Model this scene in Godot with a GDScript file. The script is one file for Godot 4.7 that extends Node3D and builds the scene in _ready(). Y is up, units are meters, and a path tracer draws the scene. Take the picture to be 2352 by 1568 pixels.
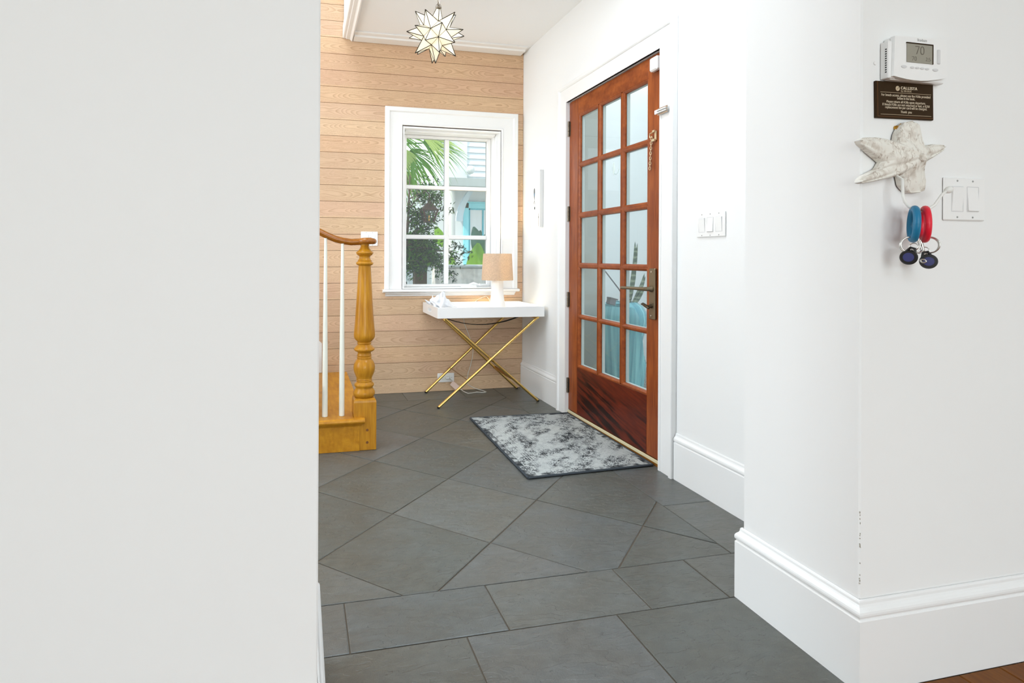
extends Node3D

# ---------------------------------------------------------------- mesh builder
class MB:
	var v := PackedVector3Array()
	var n := PackedVector3Array()
	var t := PackedVector2Array()
	var ix := PackedInt32Array()
	var off := Vector3.ZERO
	func fan(pts: Array, nrm: Vector3, uv := []) -> void:
		var b := v.size()
		for i in pts.size():
			v.append(pts[i] - off)
			n.append(nrm)
			t.append(uv[i] if uv.size() > i else Vector2.ZERO)
		for i in range(1, pts.size() - 1):
			var c: Vector3 = (pts[i] - pts[0]).cross(pts[i + 1] - pts[0])
			if c.dot(nrm) > 0.0:
				ix.append_array(PackedInt32Array([b, b + i + 1, b + i]))
			else:
				ix.append_array(PackedInt32Array([b, b + i, b + i + 1]))
	func face(pts: Array, ctr: Vector3, uv := []) -> void:
		var nrm := Vector3.ZERO
		var mid := Vector3.ZERO
		for i in pts.size():
			nrm += (pts[i] - pts[0]).cross(pts[(i + 1) % pts.size()] - pts[0])
			mid += pts[i]
		mid /= pts.size()
		if nrm.length() < 1e-12:
			return
		nrm = nrm.normalized()
		if nrm.dot(mid - ctr) < 0.0:
			nrm = -nrm
		fan(pts, nrm, uv)
	func box(a: Vector3, c: Vector3, bev := 0.0) -> void:
		var lo := Vector3(minf(a.x, c.x), minf(a.y, c.y), minf(a.z, c.z))
		var hi := Vector3(maxf(a.x, c.x), maxf(a.y, c.y), maxf(a.z, c.z))
		obox(Transform3D(Basis.IDENTITY, (lo + hi) / 2), (hi - lo) / 2, bev)
	func obox(tr: Transform3D, h: Vector3, bev := 0.0) -> void:
		var ctr := tr.origin
		var P := func(s: Vector3, ax: int) -> Vector3:
			var q := Vector3(s.x * (h.x - bev), s.y * (h.y - bev), s.z * (h.z - bev))
			q[ax] = s[ax] * h[ax]
			return tr * q
		for ax in 3:
			var b := (ax + 1) % 3
			var c := (ax + 2) % 3
			for s in [-1.0, 1.0]:
				var pts := []
				for k in [[-1, -1], [1, -1], [1, 1], [-1, 1]]:
					var q := Vector3.ZERO
					q[ax] = s
					q[b] = k[0]
					q[c] = k[1]
					pts.append(P.call(q, ax))
				face(pts, ctr, [Vector2(0, 1), Vector2(1, 1), Vector2(1, 0), Vector2(0, 0)])
			if bev > 0.0:
				for sb in [-1.0, 1.0]:
					for sc in [-1.0, 1.0]:
						var q0 := Vector3.ZERO
						q0[ax] = -1.0
						q0[b] = sb
						q0[c] = sc
						var q1 := q0
						q1[ax] = 1.0
						face([P.call(q0, b), P.call(q1, b), P.call(q1, c), P.call(q0, c)], ctr)
		if bev > 0.0:
			for sx in [-1.0, 1.0]:
				for sy in [-1.0, 1.0]:
					for sz in [-1.0, 1.0]:
						var q := Vector3(sx, sy, sz)
						face([P.call(q, 0), P.call(q, 1), P.call(q, 2)], ctr)
	func bar(a: Vector3, b: Vector3, w: float, h: float, up := Vector3.UP, bev := 0.0) -> void:
		var z := (b - a).normalized()
		if absf(z.dot(up)) > 0.99:
			up = Vector3.RIGHT
		var x := up.cross(z).normalized()
		var y := z.cross(x)
		obox(Transform3D(Basis(x, y, z), (a + b) / 2), Vector3(w / 2, h / 2, (b - a).length() / 2), bev)
	# smooth grid; ref: per row a point (or per vertex direction) that normals face away from
	func grid(rows: Array, refs: Array, closed := false, uvs := Vector2(1, 1)) -> void:
		var R := rows.size()
		var C: int = rows[0].size()
		var b := v.size()
		for i in R:
			for j in C:
				var pu: Vector3 = rows[mini(i + 1, R - 1)][j] - rows[maxi(i - 1, 0)][j]
				var j0 := (j - 1 + C) % C if closed else maxi(j - 1, 0)
				var j1 := (j + 1) % C if closed else mini(j + 1, C - 1)
				var pv: Vector3 = rows[i][j1] - rows[i][j0]
				var nn := pu.cross(pv)
				if nn.length() < 1e-14:
					nn = rows[i][j] - refs[i]
				nn = nn.normalized()
				if nn.dot(rows[i][j] - refs[i]) < 0.0:
					nn = -nn
				v.append(rows[i][j] - off)
				n.append(nn)
				t.append(Vector2(float(j) / C * uvs.x, float(i) / (R - 1) * uvs.y))
		var CC := C if closed else C - 1
		for i in R - 1:
			for j in CC:
				var q := [b + i * C + j, b + i * C + (j + 1) % C, b + (i + 1) * C + (j + 1) % C, b + (i + 1) * C + j]
				for tr in [[0, 1, 2], [0, 2, 3]]:
					var a0: int = q[tr[0]]
					var a1: int = q[tr[1]]
					var a2: int = q[tr[2]]
					var cr := (v[a1] - v[a0]).cross(v[a2] - v[a0])
					if cr.dot(n[a0] + n[a1] + n[a2]) > 0.0:
						ix.append_array(PackedInt32Array([a0, a2, a1]))
					else:
						ix.append_array(PackedInt32Array([a0, a1, a2]))
	func tube(path: Array, rad, seg := 10, caps := true, flat := 1.0, up := Vector3.UP) -> void:
		var rows := []
		var T: Vector3 = (path[1] - path[0]).normalized()
		if absf(T.dot(up)) > 0.95:
			up = Vector3.RIGHT if absf(T.x) < 0.9 else Vector3.BACK
		var X := up.cross(T).normalized()
		for i in path.size():
			var T2: Vector3 = (path[mini(i + 1, path.size() - 1)] - path[maxi(i - 1, 0)]).normalized()
			X = (X - T2 * X.dot(T2)).normalized()
			var Y := T2.cross(X)
			var r: float = rad if not rad is Array else rad[i]
			var row := PackedVector3Array()
			for k in seg:
				var a := TAU * k / seg
				row.append(path[i] + X * (cos(a) * r) + Y * (sin(a) * r * flat))
			rows.append(row)
		grid(rows, path, true)
		if caps:
			face(Array(rows[0]), path[1])
			face(Array(rows[-1]), path[-2])
	# profile: Vector2(radius, height), bottom to top
	func lathe(prof: Array, at: Vector3, seg := 28, basis := Basis.IDENTITY) -> void:
		var N := prof.size()
		var sn := []
		for i in N - 1:
			var d: Vector2 = prof[i + 1] - prof[i]
			sn.append(Vector2(d.y, -d.x).normalized())
		for i in N - 1:
			var d: Vector2 = prof[i + 1] - prof[i]
			if d.length() < 1e-7:
				continue
			var n0: Vector2 = sn[i]
			var n1: Vector2 = sn[i]
			if i > 0 and sn[i - 1].dot(sn[i]) > 0.6:
				n0 = (sn[i - 1] + sn[i]).normalized()
			if i < N - 2 and sn[i + 1].dot(sn[i]) > 0.6:
				n1 = (sn[i + 1] + sn[i]).normalized()
			var b := v.size()
			for k in seg + 1:
				var a := TAU * k / seg
				var e := Vector3(cos(a), 0, sin(a))
				v.append(at + basis * (e * prof[i].x + Vector3.UP * prof[i].y) - off)
				n.append((basis * (e * n0.x + Vector3.UP * n0.y)).normalized())
				t.append(Vector2(float(k) / seg, prof[i].y))
				v.append(at + basis * (e * prof[i + 1].x + Vector3.UP * prof[i + 1].y) - off)
				n.append((basis * (e * n1.x + Vector3.UP * n1.y)).normalized())
				t.append(Vector2(float(k) / seg, prof[i + 1].y))
			for k in seg:
				var q := b + k * 2
				for tr in [[q, q + 1, q + 3], [q, q + 3, q + 2]]:
					var cr: Vector3 = (v[tr[1]] - v[tr[0]]).cross(v[tr[2]] - v[tr[0]])
					if cr.dot(n[tr[0]] + n[tr[1]] + n[tr[2]]) > 0.0:
						ix.append_array(PackedInt32Array([tr[0], tr[2], tr[1]]))
					else:
						ix.append_array(PackedInt32Array([tr[0], tr[1], tr[2]]))
	# extrude a 2D polygon: point (x,y) -> o + ex*x + ey*y + ez*h
	func prism(poly: PackedVector2Array, o: Vector3, ex: Vector3, ey: Vector3, ez: Vector3, h0: float, h1: float) -> void:
		var area := 0.0
		for i in poly.size():
			area += poly[i].cross(poly[(i + 1) % poly.size()])
		var P := func(p: Vector2, h: float) -> Vector3: return o + ex * p.x + ey * p.y + ez * h
		for i in poly.size():
			var a := poly[i]
			var b := poly[(i + 1) % poly.size()]
			var d := (b - a).normalized() * signf(area)
			fan([P.call(a, h0), P.call(b, h0), P.call(b, h1), P.call(a, h1)], (ex * d.y - ey * d.x).normalized())
		var tri := Geometry2D.triangulate_polygon(poly)
		for i in range(0, tri.size(), 3):
			for k in [[h0, -1.0], [h1, 1.0]]:
				fan([P.call(poly[tri[i]], k[0]), P.call(poly[tri[i + 1]], k[0]), P.call(poly[tri[i + 2]], k[0])], ez.normalized() * (k[1] * signf(h1 - h0)))
	# moulding: profile (offset to the left of the path, height) swept along a 2D path with mitres
	func molding(path: Array, closed: bool, prof: Array, o: Vector3, ex: Vector3, ey: Vector3, ez: Vector3) -> void:
		var N := path.size()
		var S := N if closed else N - 1
		var dirs := []
		for i in S:
			dirs.append((path[(i + 1) % N] - path[i]).normalized())
		var mit := []
		for i in N:
			var d0: Vector2 = dirs[(i - 1 + S) % S] if (closed or i > 0) else dirs[0]
			var d1: Vector2 = dirs[i % S] if (closed or i < N - 1) else dirs[S - 1]
			var n0 := Vector2(-d0.y, d0.x)
			var n1 := Vector2(-d1.y, d1.x)
			var m := (n0 + n1).normalized()
			mit.append(m / maxf(m.dot(n1), 0.2))
		var P := func(i: int, q: Vector2) -> Vector3:
			var p: Vector2 = path[i] + mit[i] * q.x
			return o + ex * p.x + ey * p.y + ez * q.y
		for i in S:
			var j := (i + 1) % N
			var nl := Vector2(-dirs[i].y, dirs[i].x)
			for k in prof.size() - 1:
				var d: Vector2 = prof[k + 1] - prof[k]
				var nn := (ex * (nl.x * d.y) + ey * (nl.y * d.y) - ez * d.x).normalized()
				fan([P.call(i, prof[k]), P.call(j, prof[k]), P.call(j, prof[k + 1]), P.call(i, prof[k + 1])], nn)
		if not closed:
			for i in [0, N - 1]:
				var cap := []
				var poly := PackedVector2Array()
				for q in prof:
					poly.append(q)
				var tri := Geometry2D.triangulate_polygon(poly)
				var dd: Vector2 = dirs[0] * -1.0 if i == 0 else dirs[S - 1]
				for k in range(0, tri.size(), 3):
					cap = [P.call(i, poly[tri[k]]), P.call(i, poly[tri[k + 1]]), P.call(i, poly[tri[k + 2]])]
					fan(cap, ex * dd.x + ey * dd.y)
	func mesh(m: Material) -> ArrayMesh:
		var a := []
		a.resize(Mesh.ARRAY_MAX)
		a[Mesh.ARRAY_VERTEX] = v
		a[Mesh.ARRAY_NORMAL] = n
		a[Mesh.ARRAY_TEX_UV] = t
		a[Mesh.ARRAY_INDEX] = ix
		var r := ArrayMesh.new()
		r.add_surface_from_arrays(Mesh.PRIMITIVE_TRIANGLES, a)
		r.surface_set_material(0, m)
		return r

# ---------------------------------------------------------------- naming helpers
var M := {}

func V(x: float, y: float, d: float) -> Vector3:      # right, up, depth from the camera along the door wall
	return Vector3(x, y, -d)

func tag(o: Node, label: String, category: String, group := "", kind := "") -> void:
	o.set_meta("label", label)
	o.set_meta("category", category)
	if group:
		o.set_meta("group", group)
	if kind:
		o.set_meta("kind", kind)

func thing(called: String, label: String, category: String, at := Vector3.ZERO, turn := 0.0, group := "") -> Node3D:
	var o := Node3D.new()
	o.name = called
	add_child(o, true)
	o.position = at
	o.rotation.y = turn
	tag(o, label, category, group)
	return o

func mb(root: Node3D = null) -> MB:
	var b := MB.new()
	if root:
		b.off = root.position
	return b

func part(called: String, b: MB, m: Material, parent: Node3D, label := "") -> MeshInstance3D:
	var o := MeshInstance3D.new()
	o.name = called
	o.mesh = b.mesh(m)
	parent.add_child(o, true)
	if label:
		o.set_meta("label", label)
	return o

func struct(called: String, b: MB, m: Material, label: String, category: String) -> MeshInstance3D:
	var o := part(called, b, m, self)
	tag(o, label, category, "", "structure")
	return o

# ---------------------------------------------------------------- materials
func mat(c: Color, rough := 0.5, metal := 0.0, spec := 0.5) -> StandardMaterial3D:
	var m := StandardMaterial3D.new()
	m.albedo_color = c
	m.roughness = rough
	m.metallic = metal
	m.metallic_specular = spec
	return m

func noise(freq: float, sd := 1, oct := 4, kind := FastNoiseLite.TYPE_SIMPLEX_SMOOTH) -> FastNoiseLite:
	var f := FastNoiseLite.new()
	f.noise_type = kind
	f.seed = sd
	f.frequency = freq
	f.fractal_type = FastNoiseLite.FRACTAL_FBM
	f.fractal_octaves = oct
	return f

func tri(m: StandardMaterial3D, sc: Vector3, ofs := Vector3.ZERO) -> StandardMaterial3D:
	m.uv1_triplanar = true
	m.uv1_world_triplanar = true
	m.uv1_triplanar_sharpness = 8.0
	m.uv1_scale = sc
	m.uv1_offset = ofs
	return m

func tex(w: int, h: int, f: Callable) -> ImageTexture:
	var im := Image.create(w, h, false, Image.FORMAT_RGB8)
	for y in h:
		for x in w:
			im.set_pixel(x, y, f.call(x, y))
	return ImageTexture.create_from_image(im)

func turned(t: ImageTexture) -> ImageTexture:
	var im := t.get_image()
	im.rotate_90(CLOCKWISE)
	return ImageTexture.create_from_image(im)

func make_materials() -> void:
	M.wall = mat(Color(0.95, 0.951, 0.947), 0.75, 0.0, 0.3)
	M.ceiling = mat(Color(0.97, 0.978, 0.985), 0.8, 0.0, 0.3)
	M.trim = mat(Color(0.955, 0.957, 0.955), 0.32)
	M.sash = mat(Color(0.95, 0.95, 0.948), 0.35)
	M.plate = mat(Color(0.955, 0.955, 0.95), 0.3)
	M.chip = mat(Color(0.66, 0.63, 0.58), 0.9)
	M.slot = mat(Color(0.10, 0.10, 0.10), 0.6)
	M.grey_plastic = mat(Color(0.62, 0.62, 0.61), 0.5)
	M.gold = mat(Color(0.90, 0.75, 0.44), 0.2, 1.0)
	M.gold_dark = mat(Color(0.62, 0.46, 0.20), 0.3, 1.0)
	M.brass = mat(Color(0.80, 0.60, 0.25), 0.3, 1.0)
	M.antique = mat(Color(0.33, 0.29, 0.23), 0.38, 0.85)
	M.antique_light = mat(Color(0.52, 0.47, 0.38), 0.38, 0.85)
	M.steel = mat(Color(0.80, 0.79, 0.77), 0.2, 1.0)
	M.pewter = mat(Color(0.50, 0.46, 0.41), 0.35, 0.9)
	M.pale_metal = mat(Color(0.88, 0.82, 0.68), 0.35, 0.7)
	M.spacer = mat(Color(0.66, 0.71, 0.69), 0.4)
	M.rubber = mat(Color(0.05, 0.05, 0.05), 0.8)
	M.lacquer = mat(Color(0.955, 0.955, 0.955), 0.16)
	M.strap = mat(Color(0.06, 0.05, 0.05), 0.85)
	M.cord = mat(Color(0.85, 0.84, 0.80), 0.35)
	M.glass = mat(Color(0.93, 0.98, 0.97, 0.04), 0.02, 0.0, 0.25)
	M.glass.transparency = BaseMaterial3D.TRANSPARENCY_ALPHA
	M.clear_plastic = mat(Color(0.85, 0.92, 0.90, 0.45), 0.12)
	M.clear_plastic.transparency = BaseMaterial3D.TRANSPARENCY_ALPHA
	M.came = mat(Color(0.22, 0.20, 0.16), 0.4, 0.8)
	M.star_glass = mat(Color(0.95, 0.94, 0.90), 0.35)
	M.star_glass.backlight_enabled = true
	M.star_glass.backlight = Color(0.95, 0.93, 0.88)
	M.star_glass.emission_enabled = true
	M.star_glass.emission = Color(1.0, 0.93, 0.80)
	M.star_glass.emission_energy_multiplier = 0.22
	M.bulb = mat(Color(1, 0.95, 0.85), 0.4)
	M.bulb.emission_enabled = true
	M.bulb.emission = Color(1.0, 0.87, 0.66)
	M.bulb.emission_energy_multiplier = 1.5
	M.panel_light = mat(Color(1, 1, 1), 0.5)
	M.panel_light.emission_enabled = true
	M.panel_light.emission = Color(0.92, 0.96, 1.0)
	M.panel_light.emission_energy_multiplier = 2.0
	var wv := noise(0.5, 4, 1)
	M.shade = mat(Color(0.86, 0.83, 0.79), 0.9, 0.0, 0.2)
	M.shade.albedo_texture = tex(256, 256, func(x: float, y: float):
		var g := 0.93 + 0.025 * sin(x * 1.7 + 2.0 * wv.get_noise_2d(x * 0.05, y)) + 0.025 * sin(y * 1.9 + 2.0 * wv.get_noise_2d(y * 0.05, x)) + 0.06 * wv.get_noise_2d(x * 0.1, y * 2.0)
		return Color(g, g * 0.985, g * 0.97))
	M.shade.uv1_scale = Vector3(3, 1.2, 1)
	M.shade.backlight_enabled = true
	M.shade.backlight = Color(0.9, 0.86, 0.77)
	M.lamp_glass = mat(Color(0.95, 0.95, 0.955), 0.3)
	M.lamp_glass.backlight_enabled = true
	M.lamp_glass.backlight = Color(0.4, 0.4, 0.4)
	M.shell = mat(Color(0.93, 0.94, 0.96), 0.35)
	M.shell.backlight_enabled = true
	M.shell.backlight = Color(0.35, 0.36, 0.38)
	M.baluster = mat(Color(0.93, 0.935, 0.895), 0.25)
	M.rug_edge = mat(Color(0.27, 0.29, 0.31), 0.95, 0.0, 0.1)
	M.lettering = mat(Color(0.90, 0.84, 0.74), 0.6)
	M.lcd_ink = mat(Color(0.42, 0.40, 0.36), 0.6)
	M.sign = mat(Color(0.215, 0.155, 0.09), 0.5, 0.0, 0.2)
	M.sign_line = mat(Color(0.80, 0.72, 0.60), 0.5)
	M.lcd = mat(Color(0.60, 0.585, 0.53), 0.3)
	M.blue_silicone = mat(Color(0.09, 0.46, 0.62), 0.42)
	M.red_silicone = mat(Color(0.90, 0.09, 0.20), 0.42)
	M.fob_black = mat(Color(0.06, 0.05, 0.05), 0.35)
	M.fob_blue = mat(Color(0.20, 0.21, 0.42), 0.4)
	M.paper_tag = mat(Color(0.93, 0.82, 0.76), 0.7)
	M.ink = mat(Color(0.30, 0.33, 0.36), 0.8)
	M.ink_blue = mat(Color(0.25, 0.42, 0.55), 0.8)
	M.canvas = mat(Color(0.95, 0.95, 0.95), 0.8)
	M.canvas_side = mat(Color(0.86, 0.86, 0.86), 0.8)
	M.weatherstrip = mat(Color(0.80, 0.76, 0.62), 0.5)
	M.sill_wood = mat(Color(0.55, 0.36, 0.13), 0.4)
	M.hook_white = mat(Color(0.93, 0.93, 0.91), 0.45)
	M.grout = mat(Color(0.37, 0.34, 0.30), 0.9, 0.0, 0.2)
	make_wood()
	make_slate()
	make_rug()
	# carved starfish: white limewash with brown-grey cracks
	var a := noise(0.02, 21, 3)
	var b := noise(0.012, 22, 4)
	var cr := func(x: float, y: float) -> float: return pow(1.0 - minf(1.0, absf(a.get_noise_2d(x * 1.6, y * 0.55)) * 5.0), 3.0)
	M.starfish = mat(Color(1, 1, 1), 0.75)
	M.starfish.albedo_texture = tex(512, 512, func(x: float, y: float):
		var k: float = cr.call(float(x), float(y)) * clampf(0.45 + b.get_noise_2d(x, y) * 2.2, 0.0, 1.0)
		var wear := clampf(b.get_noise_2d(x + 300, y) * 2.0 - 0.1, 0.0, 1.0) * 0.22
		return Color(0.925, 0.91, 0.875).lerp(Color(0.52, 0.44, 0.37), clampf(k * 0.55 + wear * 1.2, 0.0, 0.8)))
	tri(M.starfish, Vector3(4, 4, 4))
	# outdoors
	M.siding = mat(Color(0.80, 0.835, 0.85), 0.6)
	M.stucco = mat(Color(0.76, 0.785, 0.78), 0.85)
	var st := noise(0.02, 31, 4)
	M.garden_wall = mat(Color(1, 1, 1), 0.9)
	M.garden_wall.albedo_texture = tex(256, 256, func(x: float, y: float):
		var g := clampf(0.93 + 0.12 * st.get_noise_2d(x * 2.2, y * 0.25) + 0.08 * st.get_noise_2d(x * 3.0, y * 3.0), 0, 1)
		return Color(g * 1.0, g * 0.985, g * 0.96))
	tri(M.garden_wall, Vector3(0.8, 0.8, 0.8))
	M.fence = mat(Color(0.76, 0.83, 0.87), 0.8)
	M.turquoise = mat(Color(0.50, 0.80, 0.85), 0.5)
	M.turquoise_dark = mat(Color(0.28, 0.64, 0.71), 0.5)
	M.roof_grey = mat(Color(0.62, 0.66, 0.66), 0.8)
	M.copper = mat(Color(0.30, 0.20, 0.15), 0.5, 0.4)
	M.post = mat(Color(1, 1, 1), 0.8)
	M.post.albedo_texture = tex(128, 128, func(x: float, y: float):
		var g := 0.5 + 0.5 * st.get_noise_2d(x * 6.0, y * 0.4)
		return Color(0.22, 0.155, 0.09).lerp(Color(0.42, 0.31, 0.19), clampf(g, 0, 1)))
	tri(M.post, Vector3(3, 1, 3))
	M.slate_cap = mat(Color(0.26, 0.28, 0.32), 0.6)
	M.leaf = mat(Color(1, 1, 1), 0.6, 0.0, 0.22)
	M.leaf.vertex_color_use_as_albedo = true
	M.leaf.backlight_enabled = true
	M.leaf.backlight = Color(0.45, 0.6, 0.25)
	M.palm = mat(Color(0.19, 0.36, 0.09), 0.5, 0.0, 0.3)
	M.palm.backlight_enabled = true
	M.palm.backlight = Color(0.5, 0.7, 0.22)
	M.palm_pale = mat(Color(0.50, 0.60, 0.30), 0.5)
	M.palm_pale.backlight_enabled = true
	M.palm_pale.backlight = Color(0.8, 0.85, 0.5)
	M.palm_dry = mat(Color(0.58, 0.48, 0.33), 0.7)
	M.bark = mat(Color(0.34, 0.28, 0.22), 0.9)
	M.banana = mat(Color(0.30, 0.47, 0.13), 0.4)
	M.banana.backlight_enabled = true
	M.banana.backlight = Color(0.6, 0.8, 0.2)
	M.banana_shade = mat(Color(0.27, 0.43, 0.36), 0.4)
	M.snake = mat(Color(1, 1, 1), 0.5)
	M.snake.albedo_texture = tex(64, 256, func(x: float, y: float):
		var g := 0.5 + 0.5 * sin(y * 0.33 + 3.0 * st.get_noise_2d(x * 3.0, y * 1.2)) 
		return Color(0.20, 0.30, 0.22).lerp(Color(0.52, 0.58, 0.48), clampf(g * g, 0, 1)))
	tri(M.snake, Vector3(2, 1.4, 2))
	M.glaze = mat(Color(1, 1, 1), 0.12)
	M.glaze.albedo_texture = tex(256, 256, func(x: float, y: float):
		var g := 0.5 + 0.75 * st.get_noise_2d(x * 2.4, y * 0.12)
		return Color(0.22, 0.52, 0.58).lerp(Color(0.55, 0.80, 0.82), clampf(g, 0, 1)))
	M.glaze.uv1_scale = Vector3(2, 1, 1)
	M.glaze_matte = mat(Color(1, 1, 1), 0.35)
	M.glaze_matte.albedo_texture = M.glaze.albedo_texture
	M.glaze_matte.uv1_scale = Vector3(2, 1, 1)
	M.glaze_matte.albedo_color = Color(0.92, 0.95, 0.93)
	M.spot_grey = mat(Color(0.36, 0.37, 0.38), 0.6)
	M.porch_grey = mat(Color(0.58, 0.61, 0.58), 0.7)
	M.porch_wall = mat(Color(0.93, 0.955, 0.95), 0.8)
	M.porch_floor = mat(Color(1, 1, 1), 0.9)
	var gv := noise(0.25, 41, 2)
	M.porch_floor.albedo_texture = tex(256, 256, func(x: float, y: float):
		var g := clampf(0.52 + 0.5 * gv.get_noise_2d(x, y), 0, 1)
		return Color(g, g * 0.99, g * 0.95))
	tri(M.porch_floor, Vector3(1.3, 1.3, 1.3))
	M.ground = mat(Color(0.78, 0.76, 0.72), 0.95)

func make_wood() -> void:
	# cedar boards: eight flat-sawn boards, 0.1287 m each, on one 2.4 m x 1.03 m picture
	var nz := noise(0.006, 5, 3)
	var fine := noise(0.05, 6, 2)
	var rng := RandomNumberGenerator.new()
	rng.seed = 77
	var P := []
	for i in 8:
		P.append([rng.randf_range(-0.02, 0.02), rng.randf_range(0.3, 2.1), rng.randf_range(0.02, 0.05) * (1.0 if rng.randf() < 0.5 else -1.0), rng.randf_range(0.012, 0.03), rng.randf()])
	var W := 1200
	var H := 512
	var cedar := tex(W, H, func(x: float, y: float):
		var k := int(y / 64.0)
		var p: Array = P[k]
		var X := x * 2.4 / W
		var Y: float = (fmod(y, 64.0) / 64.0 - 0.5) * 0.1287 - p[0]
		var w := sin(X / 2.4 * TAU)
		var wob: float = nz.get_noise_3d(cos(X / 2.4 * TAU) * 150.0, w * 150.0, k * 90.0 + Y * 500.0)
		var xx: float = absf(fmod(X - p[1] + 3.6, 2.4) - 1.2)
		var z: float = p[3] + 0.055 * xx + 0.012 * wob
		var r := sqrt(Y * Y * (1.0 + 0.3 * wob) + z * z)
		var ring := fmod(r * 210.0 + 0.5 * wob + 20.0, 1.0)
		ring = pow(ring, 2.2)
		var fl := fine.get_noise_3d(cos(X / 2.4 * TAU) * 60.0, w * 60.0, y * 5.0)
		var tone: float = nz.get_noise_3d(w * 90.0 + 400.0, cos(X / 2.4 * TAU) * 90.0, k * 70.0)
		var base := Color(0.885, 0.765, 0.625).lerp(Color(0.85, 0.71, 0.60), clampf(p[4] * 0.8 + tone * 0.7, 0, 1))
		var c := base.lerp(Color(0.64, 0.48, 0.36), clampf(ring * 0.40 + fl * 0.16, 0, 1))
		return c)
	M.cedar = []
	for i in 3:
		var m := mat([Color(1, 1, 1), Color(0.985, 0.965, 0.95), Color(0.965, 0.965, 0.96)][i], 0.5, 0.0, 0.4)
		m.albedo_texture = cedar
		tri(m, Vector3(1 / 2.4, 1 / 1.0296, 1 / 2.4), Vector3(0.31 * i, 0.0, 0.0))
		M.cedar.append(m)
	M.cedar_back = mat(Color(0.42, 0.27, 0.18), 0.8)
	# golden oak and mahogany: straight grain
	var g1 := noise(0.03, 8, 4)
	var oak := tex(512, 256, func(x: float, y: float):
		var a := sin(x / 512.0 * TAU) * 60.0
		var b := cos(x / 512.0 * TAU) * 60.0
		var s := g1.get_noise_3d(a * 0.5, b * 0.5, y * 4.5)
		var q := g1.get_noise_3d(a * 0.4 + 90.0, b * 0.4, y * 0.9)
		return Color(0.82, 0.585, 0.16).lerp(Color(0.66, 0.42, 0.075), clampf(0.40 + s * 0.42 + q * 0.5, 0, 1)))
	M.oak = mat(Color(1, 1, 1), 0.3, 0.0, 0.36)
	M.oak.albedo_texture = oak
	tri(M.oak, Vector3(1.2, 4, 1.2))
	M.oak_up = mat(Color(0.96, 0.96, 0.96), 0.28, 0.0, 0.36)
	M.oak_up.albedo_texture = turned(oak)
	tri(M.oak_up, Vector3(4, 1.2, 4))
	M.oak_rail = mat(Color(0.80, 0.70, 0.62), 0.22)
	M.oak_rail.albedo_texture = oak
	tri(M.oak_rail, Vector3(1.2, 4, 1.2))
	M.peg = mat(Color(0.48, 0.28, 0.06), 0.4)
	M.floor_wood = mat(Color(0.62, 0.53, 0.45), 0.4, 0.0, 0.3)
	M.floor_wood.albedo_texture = oak
	tri(M.floor_wood, Vector3(4, 1.2, 1.2))
	var mah := tex(512, 256, func(x: float, y: float):
		var a := sin(x / 512.0 * TAU) * 60.0
		var b := cos(x / 512.0 * TAU) * 60.0
		var s := g1.get_noise_3d(a * 0.7, b * 0.7, y * 5.0)
		var q := g1.get_noise_3d(a * 0.3 + 40.0, b * 0.3, y * 0.7)
		return Color(0.635, 0.335, 0.155).lerp(Color(0.46, 0.21, 0.10), clampf(0.42 + s * 0.4 + q * 0.7, 0, 1)))
	M.mahogany = mat(Color(1, 1, 1), 0.3, 0.0, 0.33)
	M.mahogany.albedo_texture = mah
	tri(M.mahogany, Vector3(1.0, 4, 1.0))
	M.mahogany_up = mat(Color(1, 1, 1), 0.3, 0.0, 0.36)
	M.mahogany_up.albedo_texture = turned(mah)
	tri(M.mahogany_up, Vector3(4, 1.0, 4))
	# the lock rail board with its dark heartwood streaks
	var dk := tex(256, 128, func(x: float, y: float):
		var s := g1.get_noise_2d(x * 0.5, y * 3.4 - x * 0.9)
		var q := noise_streak(g1, x, y)
		var c := Color(0.42, 0.155, 0.075).lerp(Color(0.30, 0.10, 0.055), clampf(0.4 + s * 0.9, 0, 1))
		return c.lerp(Color(0.115, 0.05, 0.04), clampf(q, 0, 0.9)))
	M.mahogany_dark = mat(Color(1, 1, 1), 0.28, 0.0, 0.36)
	M.mahogany_dark.albedo_texture = dk

func noise_streak(g: FastNoiseLite, x: float, y: float) -> float:
	var yy := y - x * 0.30
	var n0 := g.get_noise_2d(x * 0.16 + 50.0, yy * 1.1)
	var n1 := g.get_noise_2d(x * 0.5, yy * 4.0)
	return clampf((n0 * 2.4 + n1 * 0.8 + 0.25) * clampf((y - x * 0.12) / 40.0, 0.0, 1.0), 0.0, 1.0)

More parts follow.
